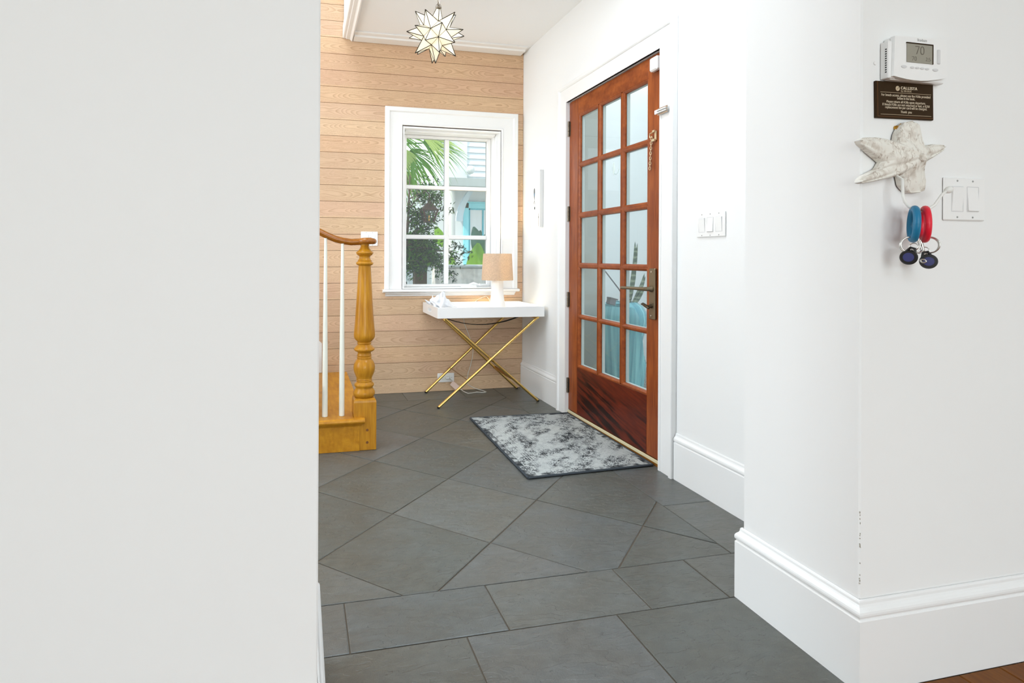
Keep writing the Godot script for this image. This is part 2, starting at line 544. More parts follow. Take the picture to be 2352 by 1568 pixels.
func make_slate() -> void:
	var a := noise(0.004, 11, 5)
	var b := noise(0.02, 12, 4)
	var d := noise(0.0055, 13, 4)
	var gr := noise(0.22, 14, 2)
	var S := 900
	var hgt := Image.create(S, S, false, Image.FORMAT_RGB8)
	var slate := tex(S, S, func(x: float, y: float):
		# blend the picture with itself half a period away so that it tiles
		var fx := absf(float(x) / S * 2.0 - 1.0)
		var fy := absf(float(y) / S * 2.0 - 1.0)
		var w := clampf((maxf(fx, fy) - 0.8) * 5.0, 0.0, 1.0)
		var xx := fmod(x + S * 0.5, S)
		var yy := fmod(y + S * 0.5, S)
		var big := lerpf(a.get_noise_2d(x, y * 1.6), a.get_noise_2d(xx, yy * 1.6), w)
		var mid := lerpf(b.get_noise_2d(x, y * 1.5), b.get_noise_2d(xx, yy * 1.5), w)
		# cleft layers: steps between thin sheets
		var layer := (lerpf(d.get_noise_2d(x * 0.8, y * 2.2), d.get_noise_2d(xx * 0.8, yy * 2.2), w) + mid * 0.05) * 2.6
		var f := layer - floorf(layer)
		var step_ := smoothstep(0.0, 0.02, f)
		var g0 := gr.get_noise_2d(x, y)
		var h := clampf((floorf(layer) + step_) * 0.16 + 0.5 + mid * 0.10 + g0 * 0.05, 0, 1)
		hgt.set_pixel(x, y, Color(h, h, h))
		var crack := (1.0 - smoothstep(0.006, 0.016, f)) * clampf(big * 5.0 + 0.55 + mid, 0.0, 1.0)
		var g := 0.372 + 0.030 * big + 0.032 * mid + 0.022 * g0
		var c := Color(g * 1.01, g * 1.01, g * 0.965).lerp(Color(g * 0.985, g * 1.01, g * 0.995), clampf(0.5 + big * 1.5, 0, 1))
		return c.lerp(Color(0.17, 0.17, 0.16), crack * 0.75))
	var hm := ImageTexture.create_from_image(hgt)
	M.slate = []
	var tones := [Color(1, 1, 1), Color(0.92, 0.925, 0.90), Color(1.0, 1.0, 0.985), Color(0.95, 0.96, 0.96), Color(0.97, 0.96, 0.93), Color(0.90, 0.91, 0.89)]
	for i in 6:
		var m := mat(tones[i], 0.35, 0.0, 0.5)
		m.albedo_texture = slate
		m.heightmap_enabled = true
		m.heightmap_texture = hm
		m.heightmap_scale = 0.35
		tri(m, Vector3(0.95, 0.95, 0.95), Vector3(0.37 * i, 0.23 * i, 0.41 * i))
		M.slate.append(m)

func make_rug() -> void:
	var p := noise(0.03, 51, 3)
	var q := noise(0.007, 52, 3)
	var s := noise(0.16, 53, 2)
	var W := 640
	var H := 960
	M.rug = mat(Color(1, 1, 1), 0.95, 0.0, 0.1)
	M.rug.albedo_texture = tex(W, H, func(x: float, y: float):
		var u := float(x) / W
		var v := float(y) / H
		var e := minf(minf(u * 0.72, (1.0 - u) * 0.72), minf(v * 1.09, (1.0 - v) * 1.09))
		# mirrored coordinates give the repeat of a woven pattern
		var mu := absf(u - 0.5) * 2.0
		var mv := absf(v - 0.5) * 2.0
		var vine := sin(mu * 26.0 + 3.0 * p.get_noise_2d(mu * 300.0, mv * 400.0)) * sin(mv * 38.0 + 3.0 * p.get_noise_2d(mv * 400.0 + 99.0, mu * 300.0))
		var mot := 0.30 * vine + 0.55 * p.get_noise_2d(mu * 900.0 + 20.0, mv * 1700.0) + 0.45 * s.get_noise_2d(x * 0.8, y * 1.9) + 0.25 * s.get_noise_2d(x * 2.6 + 90.0, y * 2.6)
		var line := 0.0
		for b in [0.03, 0.085, 0.10, 0.115, 0.2, 0.215]:
			line = maxf(line, 1.0 - smoothstep(0.001, 0.0035, absf(e - b)))
		var med := 1.0 - smoothstep(0.15, 0.30, Vector2((u - 0.5) * 0.72, (v - 0.5) * 0.9).length())
		var wear := clampf(0.5 + 1.7 * q.get_noise_2d(x + 0.6 * y, y * 0.7), 0.0, 1.0)
		var dark := smoothstep(-0.16, 0.30, mot + 0.20 * med + 0.34 * line - 0.05) * (0.15 + 0.95 * wear)
		if e < 0.034:
			dark = maxf(dark, clampf(0.35 + 1.4 * q.get_noise_2d(x * 2.0 + 500.0, y * 2.0), 0.0, 1.0) * 0.95)
		dark = clampf(dark + 0.16 * s.get_noise_2d(x * 2.3, y * 2.3), 0.0, 1.0)
		return Color(0.72, 0.74, 0.735).lerp(Color(0.20, 0.21, 0.22), dark))
	M.rug.heightmap_enabled = true
	M.rug.heightmap_texture = M.rug.albedo_texture
	M.rug.heightmap_scale = 0.15

# ---------------------------------------------------------------- scene
func _ready() -> void:
	# camera: shifted lens, as in the photograph (all verticals parallel)
	var cam := Camera3D.new()
	cam.name = "camera"
	var f := 1330.8
	var near := 0.05
	cam.projection = Camera3D.PROJECTION_FRUSTUM
	cam.keep_aspect = Camera3D.KEEP_HEIGHT
	cam.near = near
	cam.far = 200.0
	cam.size = 1568.0 / f * near
	cam.frustum_offset = Vector2((1176.0 - 998.8) / f * near, -(784.0 - 589.3) / f * near)
	var yaw := 0.22649
	var roll := 0.004733
	var right := Vector3(cos(yaw), 0, sin(yaw))
	var fwd := Vector3(sin(yaw), 0, -cos(yaw))
	cam.transform = Transform3D(Basis(right * cos(roll) + Vector3.UP * sin(roll), Vector3.UP * cos(roll) - right * sin(roll), -fwd), Vector3(0, 1.1, 0))
	add_child(cam)
	cam.current = true
	# sky, sun, exposure
	var env := Environment.new()
	env.background_mode = Environment.BG_SKY
	var sk := ProceduralSkyMaterial.new()
	sk.sky_top_color = Color(0.84, 0.90, 0.95)
	sk.sky_horizon_color = Color(0.95, 0.97, 0.99)
	sk.sky_curve = 0.25
	sk.ground_horizon_color = Color(0.85, 0.86, 0.86)
	sk.ground_bottom_color = Color(0.6, 0.6, 0.58)
	env.sky = Sky.new()
	env.sky.sky_material = sk
	env.background_energy_multiplier = 2.5
	env.tonemap_mode = Environment.TONE_MAPPER_LINEAR
	env.tonemap_exposure = 1.0
	env.sdfgi_enabled = true
	env.ssao_enabled = true
	env.ssil_enabled = true
	var we := WorldEnvironment.new()
	we.name = "world_environment"
	we.environment = env
	add_child(we)
	var sun := DirectionalLight3D.new()
	sun.name = "sun"
	sun.light_color = Color(1.0, 0.96, 0.88)
	sun.light_energy = 1.5
	sun.light_angular_distance = 1.0
	sun.shadow_enabled = true
	add_child(sun)
	sun.look_at_from_position(Vector3(-7, 10, 3), Vector3.ZERO)
	make_materials()
	place_unseen_lights()
	build_shell()
	build_floor()
	build_plank_wall()
	build_window()
	build_door()
	build_stairs()
	build_table()
	build_lamp()
	build_star()
	build_small_things()
	build_hook_wall()
	build_garden()
	build_porch()

# Ceiling panels out of view, placed to light the rooms: a glowing panel in a frame and a light of the same size just under it.
func unseen_light_panel(label: String, at: Vector3, size: Vector2, energy: float, color := Color(0.90, 0.955, 1.0)) -> void:
	var o := thing("unseen_ceiling_light", label, "ceiling light", at)
	var b := mb()
	b.box(Vector3(-size.x / 2 - 0.03, -0.03, -size.y / 2 - 0.03), Vector3(size.x / 2 + 0.03, -0.004, size.y / 2 + 0.03), 0.004)
	part("frame", b, M.trim, o)
	b = mb()
	b.box(Vector3(-size.x / 2, -0.036, -size.y / 2), Vector3(size.x / 2, -0.028, size.y / 2))
	part("light_diffuser", b, M.panel_light, o)
	var l := AreaLight3D.new()
	l.name = "area_light"
	l.area_size = size
	l.area_range = 30.0
	l.area_attenuation = 2.0
	l.light_color = color
	l.light_energy = energy
	l.shadow_enabled = true
	l.position = Vector3(0, -0.045, 0)
	l.rotation_degrees.x = -90
	o.add_child(l)

func place_unseen_lights() -> void:
	unseen_light_panel("added unseen fill light panel at the back of the living room ceiling", V(0.6, 2.82, -2.0), Vector2(1.8, 0.6), 3.0)  # added fill panel, only there to brighten the living room
	unseen_light_panel("unseen white ceiling light panel placed to light the stairwell from above", V(-0.9, 5.2, 3.3), Vector2(1.2, 1.0), 6.0)  # out of view, lights the upper planks of the stairwell
	unseen_light_panel("added unseen fill light panel on the entry ceiling above the slate floor", V(1.05, 2.82, 2.35), Vector2(0.5, 0.3), 1.6)  # added fill panel, only there to brighten the entry
	# two windows out of view, placed to light the near walls and the door wall
	add_unseen_window("window_2", "unseen large window behind the camera placed to light the near walls", V(0.3, 1.35, -4.25), Vector2(3.0, 2.1), PI, 10.3)
	add_unseen_window("window_3", "unseen tall window beside the stairs placed to light the door wall", V(-3.05, 2.0, 3.1), Vector2(2.4, 2.8), PI / 2, 8.6, Color(0.925, 0.97, 1.0))

# an unseen framed window at the world position of its opening, its face along +z turned by the given angle; an area light of the opening's size stands just inside the pane
func add_unseen_window(called: String, label: String, at: Vector3, size: Vector2, turn: float, energy: float, color := Color(0.945, 0.985, 0.985)) -> void:
	var o := thing(called, label, "window", at, turn)
	o.set_meta("kind", "structure")
	var w := size.x / 2
	var h := size.y / 2
	var b := mb()
	b.box(Vector3(-w, -h, -0.05), Vector3(-w + 0.06, h, 0.05), 0.004)
	b.box(Vector3(w - 0.06, -h, -0.05), Vector3(w, h, 0.05), 0.004)
	b.box(Vector3(-w + 0.06, h - 0.06, -0.05), Vector3(w - 0.06, h, 0.05), 0.004)
	b.box(Vector3(-w + 0.06, -h, -0.05), Vector3(w - 0.06, -h + 0.06, 0.05), 0.004)
	b.box(Vector3(-0.03, -h + 0.06, -0.04), Vector3(0.03, h - 0.06, 0.04), 0.004)
	part("frame", b, M.trim, o)
	for s in [[-w + 0.06, -0.03], [0.03, w - 0.06]]:
		b = mb()
		b.box(Vector3(s[0], -h + 0.06, -0.003), Vector3(s[1], h - 0.06, 0.003))
		part("pane", b, M.glass, o)
	var l := AreaLight3D.new()
	l.name = "unseen_window_light"  # area lamp standing in for daylight through the unseen window
	l.area_size = size - Vector2(0.12, 0.12)
	l.area_range = 40.0
	l.area_attenuation = 2.0
	l.light_color = color
	l.light_energy = energy
	l.shadow_enabled = true
	l.position = Vector3(0, 0, 0.06)
	l.rotation_degrees.y = 180
	o.add_child(l)

func build_shell() -> void:
	var b := mb()
	# left block of the passage (0.4 m thick), runs up beside the open stair
	b.box(V(-3.1, 0, 1.2), V(0.036, 2.5, 1.6), 0.003)
	b.box(V(-3.1, 2.5, 1.2), V(0.30, 5.3, 1.6))
	struct("wall_left", b, M.wall, "plain pale wall filling the left of the photo", "wall")
	b = mb()
	b.box(V(1.395, 0, 1.2), V(3.7, 2.5, 1.6), 0.004)
	var wr := struct("wall_right", b, M.wall, "white wall with the sign, starfish and switches", "wall")
	# chipped paint on the corner
	var rng := RandomNumberGenerator.new()
	rng.seed = 61
	for k in 16:
		b = mb()
		var y := rng.randf_range(0.235, 0.47)
		b.obox(Transform3D(Basis(Vector3(0, 0, 1), rng.randf_range(-0.4, 0.4)), V(1.3965 + rng.randf() * 0.002, y, 1.2005)), Vector3(rng.randf_range(0.0004, 0.0009), rng.randf_range(0.001, 0.003), 0.0008))
		part("paint_chip", b, M.chip, wr)
	b = mb()
	b.box(V(0.30, 2.5, 1.2), V(3.7, 2.95, 1.6))
	struct("wall_header", b, M.wall, "white wall above the passage opening", "wall")
	# door wall with its opening (door leaf between d 2.67 and 3.752, up to 2.18)
	b = mb()
	b.box(V(1.825, 0, 1.6), V(1.90, 5.3, 2.645))
	b.box(V(1.825, 0, 3.777), V(1.90, 5.3, 4.76))
	b.box(V(1.825, 2.205, 2.645), V(1.90, 5.3, 3.777))
	struct("wall_side", b, M.wall, "white wall holding the glazed wooden entry door", "wall")
	b = mb()
	b.box(V(-3.1, 0, 1.6), V(-3.0, 0.6, 4.76))
	b.box(V(-3.1, 3.4, 1.6), V(-3.0, 5.3, 4.76))
	b.box(V(-3.1, 0.6, 1.6), V(-3.0, 3.4, 1.9))
	b.box(V(-3.1, 0.6, 4.3), V(-3.0, 3.4, 4.76))
	struct("wall_stairwell", b, M.wall, "white wall at the far side of the stairwell", "wall")
	b = mb()
	b.box(V(-3.1, 0, -4.3), V(-1.2, 2.95, -4.2))
	b.box(V(1.8, 0, -4.3), V(3.7, 2.95, -4.2))
	b.box(V(-1.2, 0, -4.3), V(1.8, 0.3, -4.2))
	b.box(V(-1.2, 2.4, -4.3), V(1.8, 2.95, -4.2))
	struct("wall_rear", b, M.wall, "white wall behind the camera", "wall")
	b = mb()
	b.box(V(-3.1, 0, -4.2), V(-3.0, 2.95, 1.2))
	struct("wall_living_left", b, M.wall, "white left wall of the living room", "wall")
	b = mb()
	b.box(V(3.6, 0, -4.2), V(3.7, 2.95, 1.2))
	struct("wall_living_right", b, M.wall, "white right wall of the living room", "wall")
	# ceilings
	b = mb()
	b.box(V(-3.1, 2.82, -4.3), V(3.7, 2.95, 1.2))
	struct("ceiling_living", b, M.ceiling, "white ceiling of the living room", "ceiling")
	b = mb()
	b.box(V(0.315, 2.821, 1.6), V(1.90, 2.95, 4.6), 0.002)
	struct("ceiling", b, M.ceiling, "white entry ceiling with the star pendant", "ceiling")
	b = mb()
	b.box(V(-3.1, 5.2, 1.2), V(1.90, 5.3, 4.76))
	struct("ceiling_stairwell", b, M.ceiling, "white ceiling high over the stairs", "ceiling")
	b = mb()
	b.box(V(0.318, 2.951, 1.6), V(0.42, 5.2, 4.6))
	struct("wall_upper", b, M.wall, "white upper wall on the edge of the open stairwell", "wall")
	# trim at the ceiling edge and along the plank wall
	b = mb()
	b.molding([Vector2(0.315, 1.61), Vector2(0.315, 4.605)], false, [Vector2(-0.07, -0.026), Vector2(-0.062, -0.026), Vector2(-0.056, -0.018), Vector2(-0.048, -0.012), Vector2(-0.022, -0.012), Vector2(-0.018, -0.006), Vector2(0.0, -0.006), Vector2(0.006, 0.0), Vector2(0.006, 0.09), Vector2(0.0, 0.1), Vector2(-0.07, 0.1)], V(0, 2.821, 0), Vector3.RIGHT, Vector3.FORWARD, Vector3.UP)
	struct("trim_1", b, M.trim, "stepped white moulding along the open edge of the ceiling", "moulding")
	b = mb()
	b.molding([Vector2(0.39, 4.604), Vector2(1.795, 4.604)], false, [Vector2(-0.16, 0.0), Vector2(-0.16, -0.006), Vector2(-0.15, -0.010), Vector2(-0.11, -0.012), Vector2(-0.10, -0.022), Vector2(-0.02, -0.024), Vector2(0.0, -0.024), Vector2(0.0, 0.0)], V(0, 2.8205, 0), Vector3.RIGHT, Vector3.FORWARD, Vector3.UP)
	struct("trim_2", b, M.trim, "white moulding where the ceiling meets the plank wall", "moulding")
	# baseboards
	var prof := [Vector2(0.001, 0.0), Vector2(0.017, 0.0), Vector2(0.017, 0.181), Vector2(0.0155, 0.1835), Vector2(0.0135, 0.185), Vector2(0.0135, 0.188), Vector2(0.0165, 0.190), Vector2(0.0178, 0.194), Vector2(0.0178, 0.199), Vector2(0.0165, 0.204), Vector2(0.013, 0.209), Vector2(0.009, 0.213), Vector2(0.0068, 0.218), Vector2(0.0062, 0.224), Vector2(0.0045, 0.228), Vector2(0.001, 0.229)]
	b = mb()
	b.molding([Vector2(1.80, 1.6), Vector2(1.395, 1.6), Vector2(1.395, 1.2), Vector2(3.59, 1.2)], false, flipped(prof), V(0, 0, 0), Vector3.RIGHT, Vector3.FORWARD, Vector3.UP)
	struct("baseboard_right", b, M.trim, "tall white baseboard wrapping the corner of the right wall", "baseboard")
	b = mb()
	b.molding([Vector2(-2.9, 1.2), Vector2(0.036, 1.2), Vector2(0.036, 1.6), Vector2(-2.9, 1.6)], false, flipped(prof), V(0, 0, 0), Vector3.RIGHT, Vector3.FORWARD, Vector3.UP)
	struct("baseboard_left", b, M.trim, "white baseboard peeking past the left wall edge", "baseboard")
	b = mb()
	b.molding([Vector2(1.825, 1.62), Vector2(1.825, 2.54)], false, prof, V(0, 0, 0), Vector3.RIGHT, Vector3.FORWARD, Vector3.UP)
	struct("baseboard_side", b, M.trim, "white baseboard between the door casing and the pillar", "baseboard")
	b = mb()
	b.molding([Vector2(1.825, 3.872), Vector2(1.825, 4.605)], false, prof, V(0, 0, 0), Vector3.RIGHT, Vector3.FORWARD, Vector3.UP)
	struct("baseboard_corner", b, M.trim, "white baseboard in the corner behind the tray table", "baseboard")

func flipped(prof: Array) -> Array:
	# the same profile offset to the right of the path
	var r := []
	for p in prof:
		r.append(Vector2(-p.x, p.y))
	r.reverse()
	return r

func clip_tile(poly: PackedVector2Array, rect: Rect2) -> PackedVector2Array:
	var q := PackedVector2Array([rect.position, Vector2(rect.end.x, rect.position.y), rect.end, Vector2(rect.position.x, rect.end.y)])
	var r := Geometry2D.intersect_polygons(poly, q)
	return r[0] if r.size() else PackedVector2Array()

func build_floor() -> void:
	var b := mb()
	b.box(V(-3.1, -0.12, 1.165), V(1.90, -0.0035, 4.76))
	var fl := struct("floor", b, M.grout, "entry floor of grey slate tiles laid on the diagonal", "floor")
	var rng := RandomNumberGenerator.new()
	rng.seed = 5
	var tiles := []
	var hp := 0.235
	# diagonal field
	var field := Rect2(-1.2, 1.858, 2.768, 2.494)
	var c0 := Vector2(0.715, 2.785)
	var hd := 0.329
	for i in range(-9, 10):
		for j in range(-9, 10):
			if (i + j) % 2 != 0:
				continue
			var c := c0 + Vector2(i * hd, j * hd) + Vector2(0, hd)
			var s := hd - 0.0040
			var p := clip_tile(PackedVector2Array([c + Vector2(s, 0), c + Vector2(0, s), c - Vector2(s, 0), c - Vector2(0, s)]), field)
			if p.size() >= 3:
				tiles.append(p)
	var row := func(xs: Array, d0: float, d1: float) -> void:
		for i in xs.size() - 1:
			tiles.append(PackedVector2Array([Vector2(xs[i] + 0.002, d0), Vector2(xs[i + 1] - 0.002, d0), Vector2(xs[i + 1] - 0.002, d1), Vector2(xs[i] + 0.002, d1)]))
	row.call([-1.27, -0.80, -0.332, 0.137, 0.605, 1.076, 1.362, 1.82], 1.618, 1.854)
	row.call([-0.93, -0.465, 0.004, 0.473, 0.953, 1.42], 1.168, 1.614)
	row.call([-1.2, -0.61, -0.142, 0.327, 0.797, 1.267, 1.568], 4.356, 4.625)
	for k in 6:
		var d0 := 1.858 if k == 0 else 1.81 + 0.468 * k
		var d1 := minf(1.81 + 0.468 * (k + 1), 4.625)
		if k == 5:
			d0 = 4.15
		tiles.append(PackedVector2Array([Vector2(1.572, d0 + 0.002), Vector2(1.83, d0 + 0.002), Vector2(1.83, d1 - 0.002), Vector2(1.572, d1 - 0.002)]))
	for p in tiles:
		var size_ := 0.0
		for i in p.size():
			size_ += p[i].cross(p[(i + 1) % p.size()])
		if absf(size_) < 0.0004:
			continue
		var ctr := Vector2.ZERO
		for q in p:
			ctr += q
		ctr /= p.size()
		b = mb()
		var top := rng.randf_range(-0.0006, 0.0006)
		var rim := 0.004
		var ring := []
		var inner := PackedVector2Array()
		for q in p:
			var dv: Vector2 = (ctr - q).normalized() * rim
			inner.append(q + dv)
		for i in p.size():
			var j: int = (i + 1) % p.size()
			var mid: Vector2 = (p[i] + p[j]) / 2 - ctr
			b.fan([V(p[i].x, -0.0045, p[i].y), V(p[j].x, -0.0045, p[j].y), V(p[j].x, top - 0.002, p[j].y), V(p[i].x, top - 0.002, p[i].y)], V(mid.x, 0, mid.y).normalized())
			b.fan([V(p[i].x, top - 0.002, p[i].y), V(p[j].x, top - 0.002, p[j].y), V(inner[j].x, top, inner[j].y), V(inner[i].x, top, inner[i].y)], (V(mid.x, 0, mid.y).normalized() * 0.3 + Vector3.UP).normalized())
		for q in inner:
			ring.append(V(q.x, top, q.y))
		b.fan(ring, Vector3.UP)
		part("tile", b, M.slate[rng.randi() % 6], fl)
	b = mb()
	b.box(V(-3.1, -0.12, -4.3), V(3.7, -0.016, 1.165))
	var wf := struct("floor_living", b, M.sill_wood, "brown wooden board floor in the lower right corner", "floor")
	for k in 10:
		var x0 := 1.42 + 0.14 * k
		b = mb()
		b.box(V(x0 + 0.001, -0.015, 0.35), V(x0 + 0.139, 0.0, 1.182), 0.002)
		part("floorboard", b, M.floor_wood, wf)
	b = mb()
	b.box(V(-3.0, -0.015, -4.2), V(3.6, 0.0, 0.348))
	b.box(V(-3.0, -0.015, 0.35), V(1.418, 0.0, 1.163))
	part("plain_flooring", b, M.floor_wood, wf)

func build_plank_wall() -> void:
	var b := mb()
	# backing with the window opening (x .79-1.62, y .84-2.15)
	b.box(V(-3.1, 0, 4.628), V(0.79, 5.3, 4.76))
	b.box(V(1.622, 0, 4.628), V(1.90, 5.3, 4.76))
	b.box(V(0.79, 0, 4.628), V(1.622, 0.838, 4.76))
	b.box(V(0.79, 2.15, 4.628), V(1.622, 5.3, 4.76))
	var w := struct("wall_back", b, M.siding, "wall of horizontal cedar planks around the white window", "wall")
	b = mb()
	b.box(V(-3.0, 0, 4.6272), V(0.79, 5.2, 4.6279))
	b.box(V(1.622, 0, 4.6272), V(1.825, 5.2, 4.6279))
	b.box(V(0.79, 0, 4.6272), V(1.622, 0.838, 4.6279))
	b.box(V(0.79, 2.15, 4.6272), V(1.622, 5.2, 4.6279))
	part("sheathing", b, M.cedar_back, w)
	var rng := RandomNumberGenerator.new()
	rng.seed = 9
	var g := 0.0011
	for k in range(0, 41):
		var y0 := 0.0 if k == 0 else 0.115 + 0.1287 * (k - 1)
		var y1 := 0.115 + 0.1287 * k
		if y0 > 5.15:
			break
		y1 = minf(y1, 5.19)
		b = mb()
		var a := V(-2.99, y0 + g, 4.61)
		var m: Material = M.cedar[rng.randi() % 3]
		if y1 < 0.80 or y0 > 2.15:
			b.box(a, V(1.824, y1 - g, 4.627), 0.0015)
			part("plank", b, m, w)
		elif y0 < 0.80:
			b.box(a, V(0.72, y1 - g, 4.627), 0.0015)
			b.box(V(1.69, y0 + g, 4.61), V(1.824, y1 - g, 4.627), 0.0015)
			b.box(V(0.72, y0 + g, 4.61), V(1.69, 0.835, 4.627), 0.0)
			part("plank", b, m, w)
		else:
			b.box(a, V(0.72, y1 - g, 4.627), 0.0015)
			part("plank", b, m, w)
			b = mb()
			b.box(V(1.69, y0 + g, 4.61), V(1.824, y1 - g, 4.627), 0.0015)
			part("plank", b, m, w)

func build_window() -> void:
	var b := mb()
	# casing around the opening, mitred
	var x0 := 0.787
	var x1 := 1.626
	var y0 := 0.838
	var y1 := 2.157
	var prof := [Vector2(0.0, 0.0), Vector2(0.0, 0.016), Vector2(0.004, 0.020), Vector2(0.010, 0.020), Vector2(0.014, 0.016), Vector2(0.018, 0.0155), Vector2(0.10, 0.019), Vector2(0.103, 0.026), Vector2(0.108, 0.033), Vector2(0.137, 0.034), Vector2(0.141, 0.030), Vector2(0.141, 0.0)]
	b.molding([Vector2(x0, y0), Vector2(x0, y1), Vector2(x1, y1), Vector2(x1, y0)], false, prof, V(0, 0, 4.609), Vector3.RIGHT, Vector3.UP, Vector3.BACK)
	var w := struct("window_1", b, M.trim, "white six-pane window in the cedar plank wall", "window")
	# jambs and stops
	b = mb()
	b.box(V(0.792, 0.84, 4.60), V(0.806, 2.15, 4.86))
	b.box(V(1.607, 0.84, 4.60), V(1.621, 2.15, 4.86))
	b.box(V(0.806, 2.135, 4.60), V(1.607, 2.149, 4.86))
	b.box(V(0.806, 0.84, 4.60), V(1.607, 0.846, 4.90))
	for s in [0, 1]:
		var xa: float = [0.806, 1.607][s]
		var dx: float = [1.0, -1.0][s]
		b.box(V(xa, 0.846, 4.655), V(xa + dx * 0.008, 2.135, 4.85), 0.002)
		b.box(V(xa, 0.846, 4.70), V(xa + dx * 0.016, 2.127, 4.85), 0.002)
	b.box(V(0.822, 2.119, 4.655), V(1.591, 2.135, 4.85), 0.002)
	part("jamb", b, M.trim, w)
	# sash: stiles, rails and glazing bars
	var gx0 := 0.853
	var gx1 := 1.559
	var gy0 := 0.867
	var gy1 := 2.096
	b = mb()
	b.box(V(0.823, 0.847, 4.765), V(gx0, 2.118, 4.815), 0.003)
	b.box(V(gx1, 0.847, 4.765), V(1.59, 2.118, 4.815), 0.003)
	b.box(V(gx0, gy1, 4.765), V(gx1, 2.118, 4.815), 0.003)
	b.box(V(gx0, 0.847, 4.765), V(gx1, gy0, 4.815), 0.003)
	part("sash", b, M.sash, w)
	var mx := [1.186, 1.222]
	var my := [1.25, 1.283, 1.670, 1.700]
	b = mb()
	b.box(V(mx[0], gy0, 4.775), V(mx[1], gy1, 4.81), 0.005)
	part("glazing_bar", b, M.sash, w)
	for k in 2:
		b = mb()
		b.box(V(gx0, my[2 * k], 4.777), V(gx1, my[2 * k + 1], 4.808), 0.005)
		part("glazing_bar", b, M.sash, w)
	for i in 2:
		for j in 3:
			b = mb()
			var xa: float = [gx0, mx[1]][i]
			var xb: float = [mx[0], gx1][i]
			var ya: float = [gy0, my[1], my[3]][j]
			var yb: float = [my[0], my[2], gy1][j]
			b.box(V(xa, ya, 4.797), V(xb, yb, 4.800))
			var p := part("pane", b, M.glass, w)
			b = mb()
			b.box(V(xa, ya, 4.801), V(xa + 0.003, yb, 4.812))
			b.box(V(xb - 0.003, ya, 4.801), V(xb, yb, 4.812))
			b.box(V(xa, yb - 0.003, 4.801), V(xb, yb, 4.812))
			part("spacer", b, M.grey_plastic, p)
	# stool with rounded nose and the apron moulding under it
	b = mb()
	b.prism(PackedVector2Array([Vector2(4.87, 0.812), Vector2(4.57, 0.812), Vector2(4.556, 0.815), Vector2(4.550, 0.823), Vector2(4.553, 0.831), Vector2(4.562, 0.8365), Vector2(4.87, 0.838)]), Vector3.ZERO, Vector3.FORWARD, Vector3.UP, Vector3.RIGHT, 0.632, 1.777)
	part("window_sill", b, M.trim, w)
	b = mb()
	b.prism(PackedVector2Array([Vector2(4.609, 0.782), Vector2(4.598, 0.782), Vector2(4.596, 0.790), Vector2(4.588, 0.797), Vector2(4.578, 0.800), Vector2(4.574, 0.808), Vector2(4.566, 0.812), Vector2(4.609, 0.812)]), Vector3.ZERO, Vector3.FORWARD, Vector3.UP, Vector3.RIGHT, 0.655, 1.748)
	part("apron", b, M.trim, w)
	# folding crank on the sill
	b = mb()
	b.box(V(1.32, 0.8385, 4.70), V(1.45, 0.866, 4.76), 0.006)
	b.tube([V(1.39, 0.866, 4.72), V(1.42, 0.880, 4.70), V(1.445, 0.872, 4.69), V(1.47, 0.862, 4.69)], [0.008, 0.008, 0.007, 0.006], 8)
	b.lathe([Vector2(0.0, 0), Vector2(0.011, 0.002), Vector2(0.011, 0.016), Vector2(0.0, 0.019)], V(1.472, 0.858, 4.69), 12)
	part("crank_handle", b, M.trim, w)

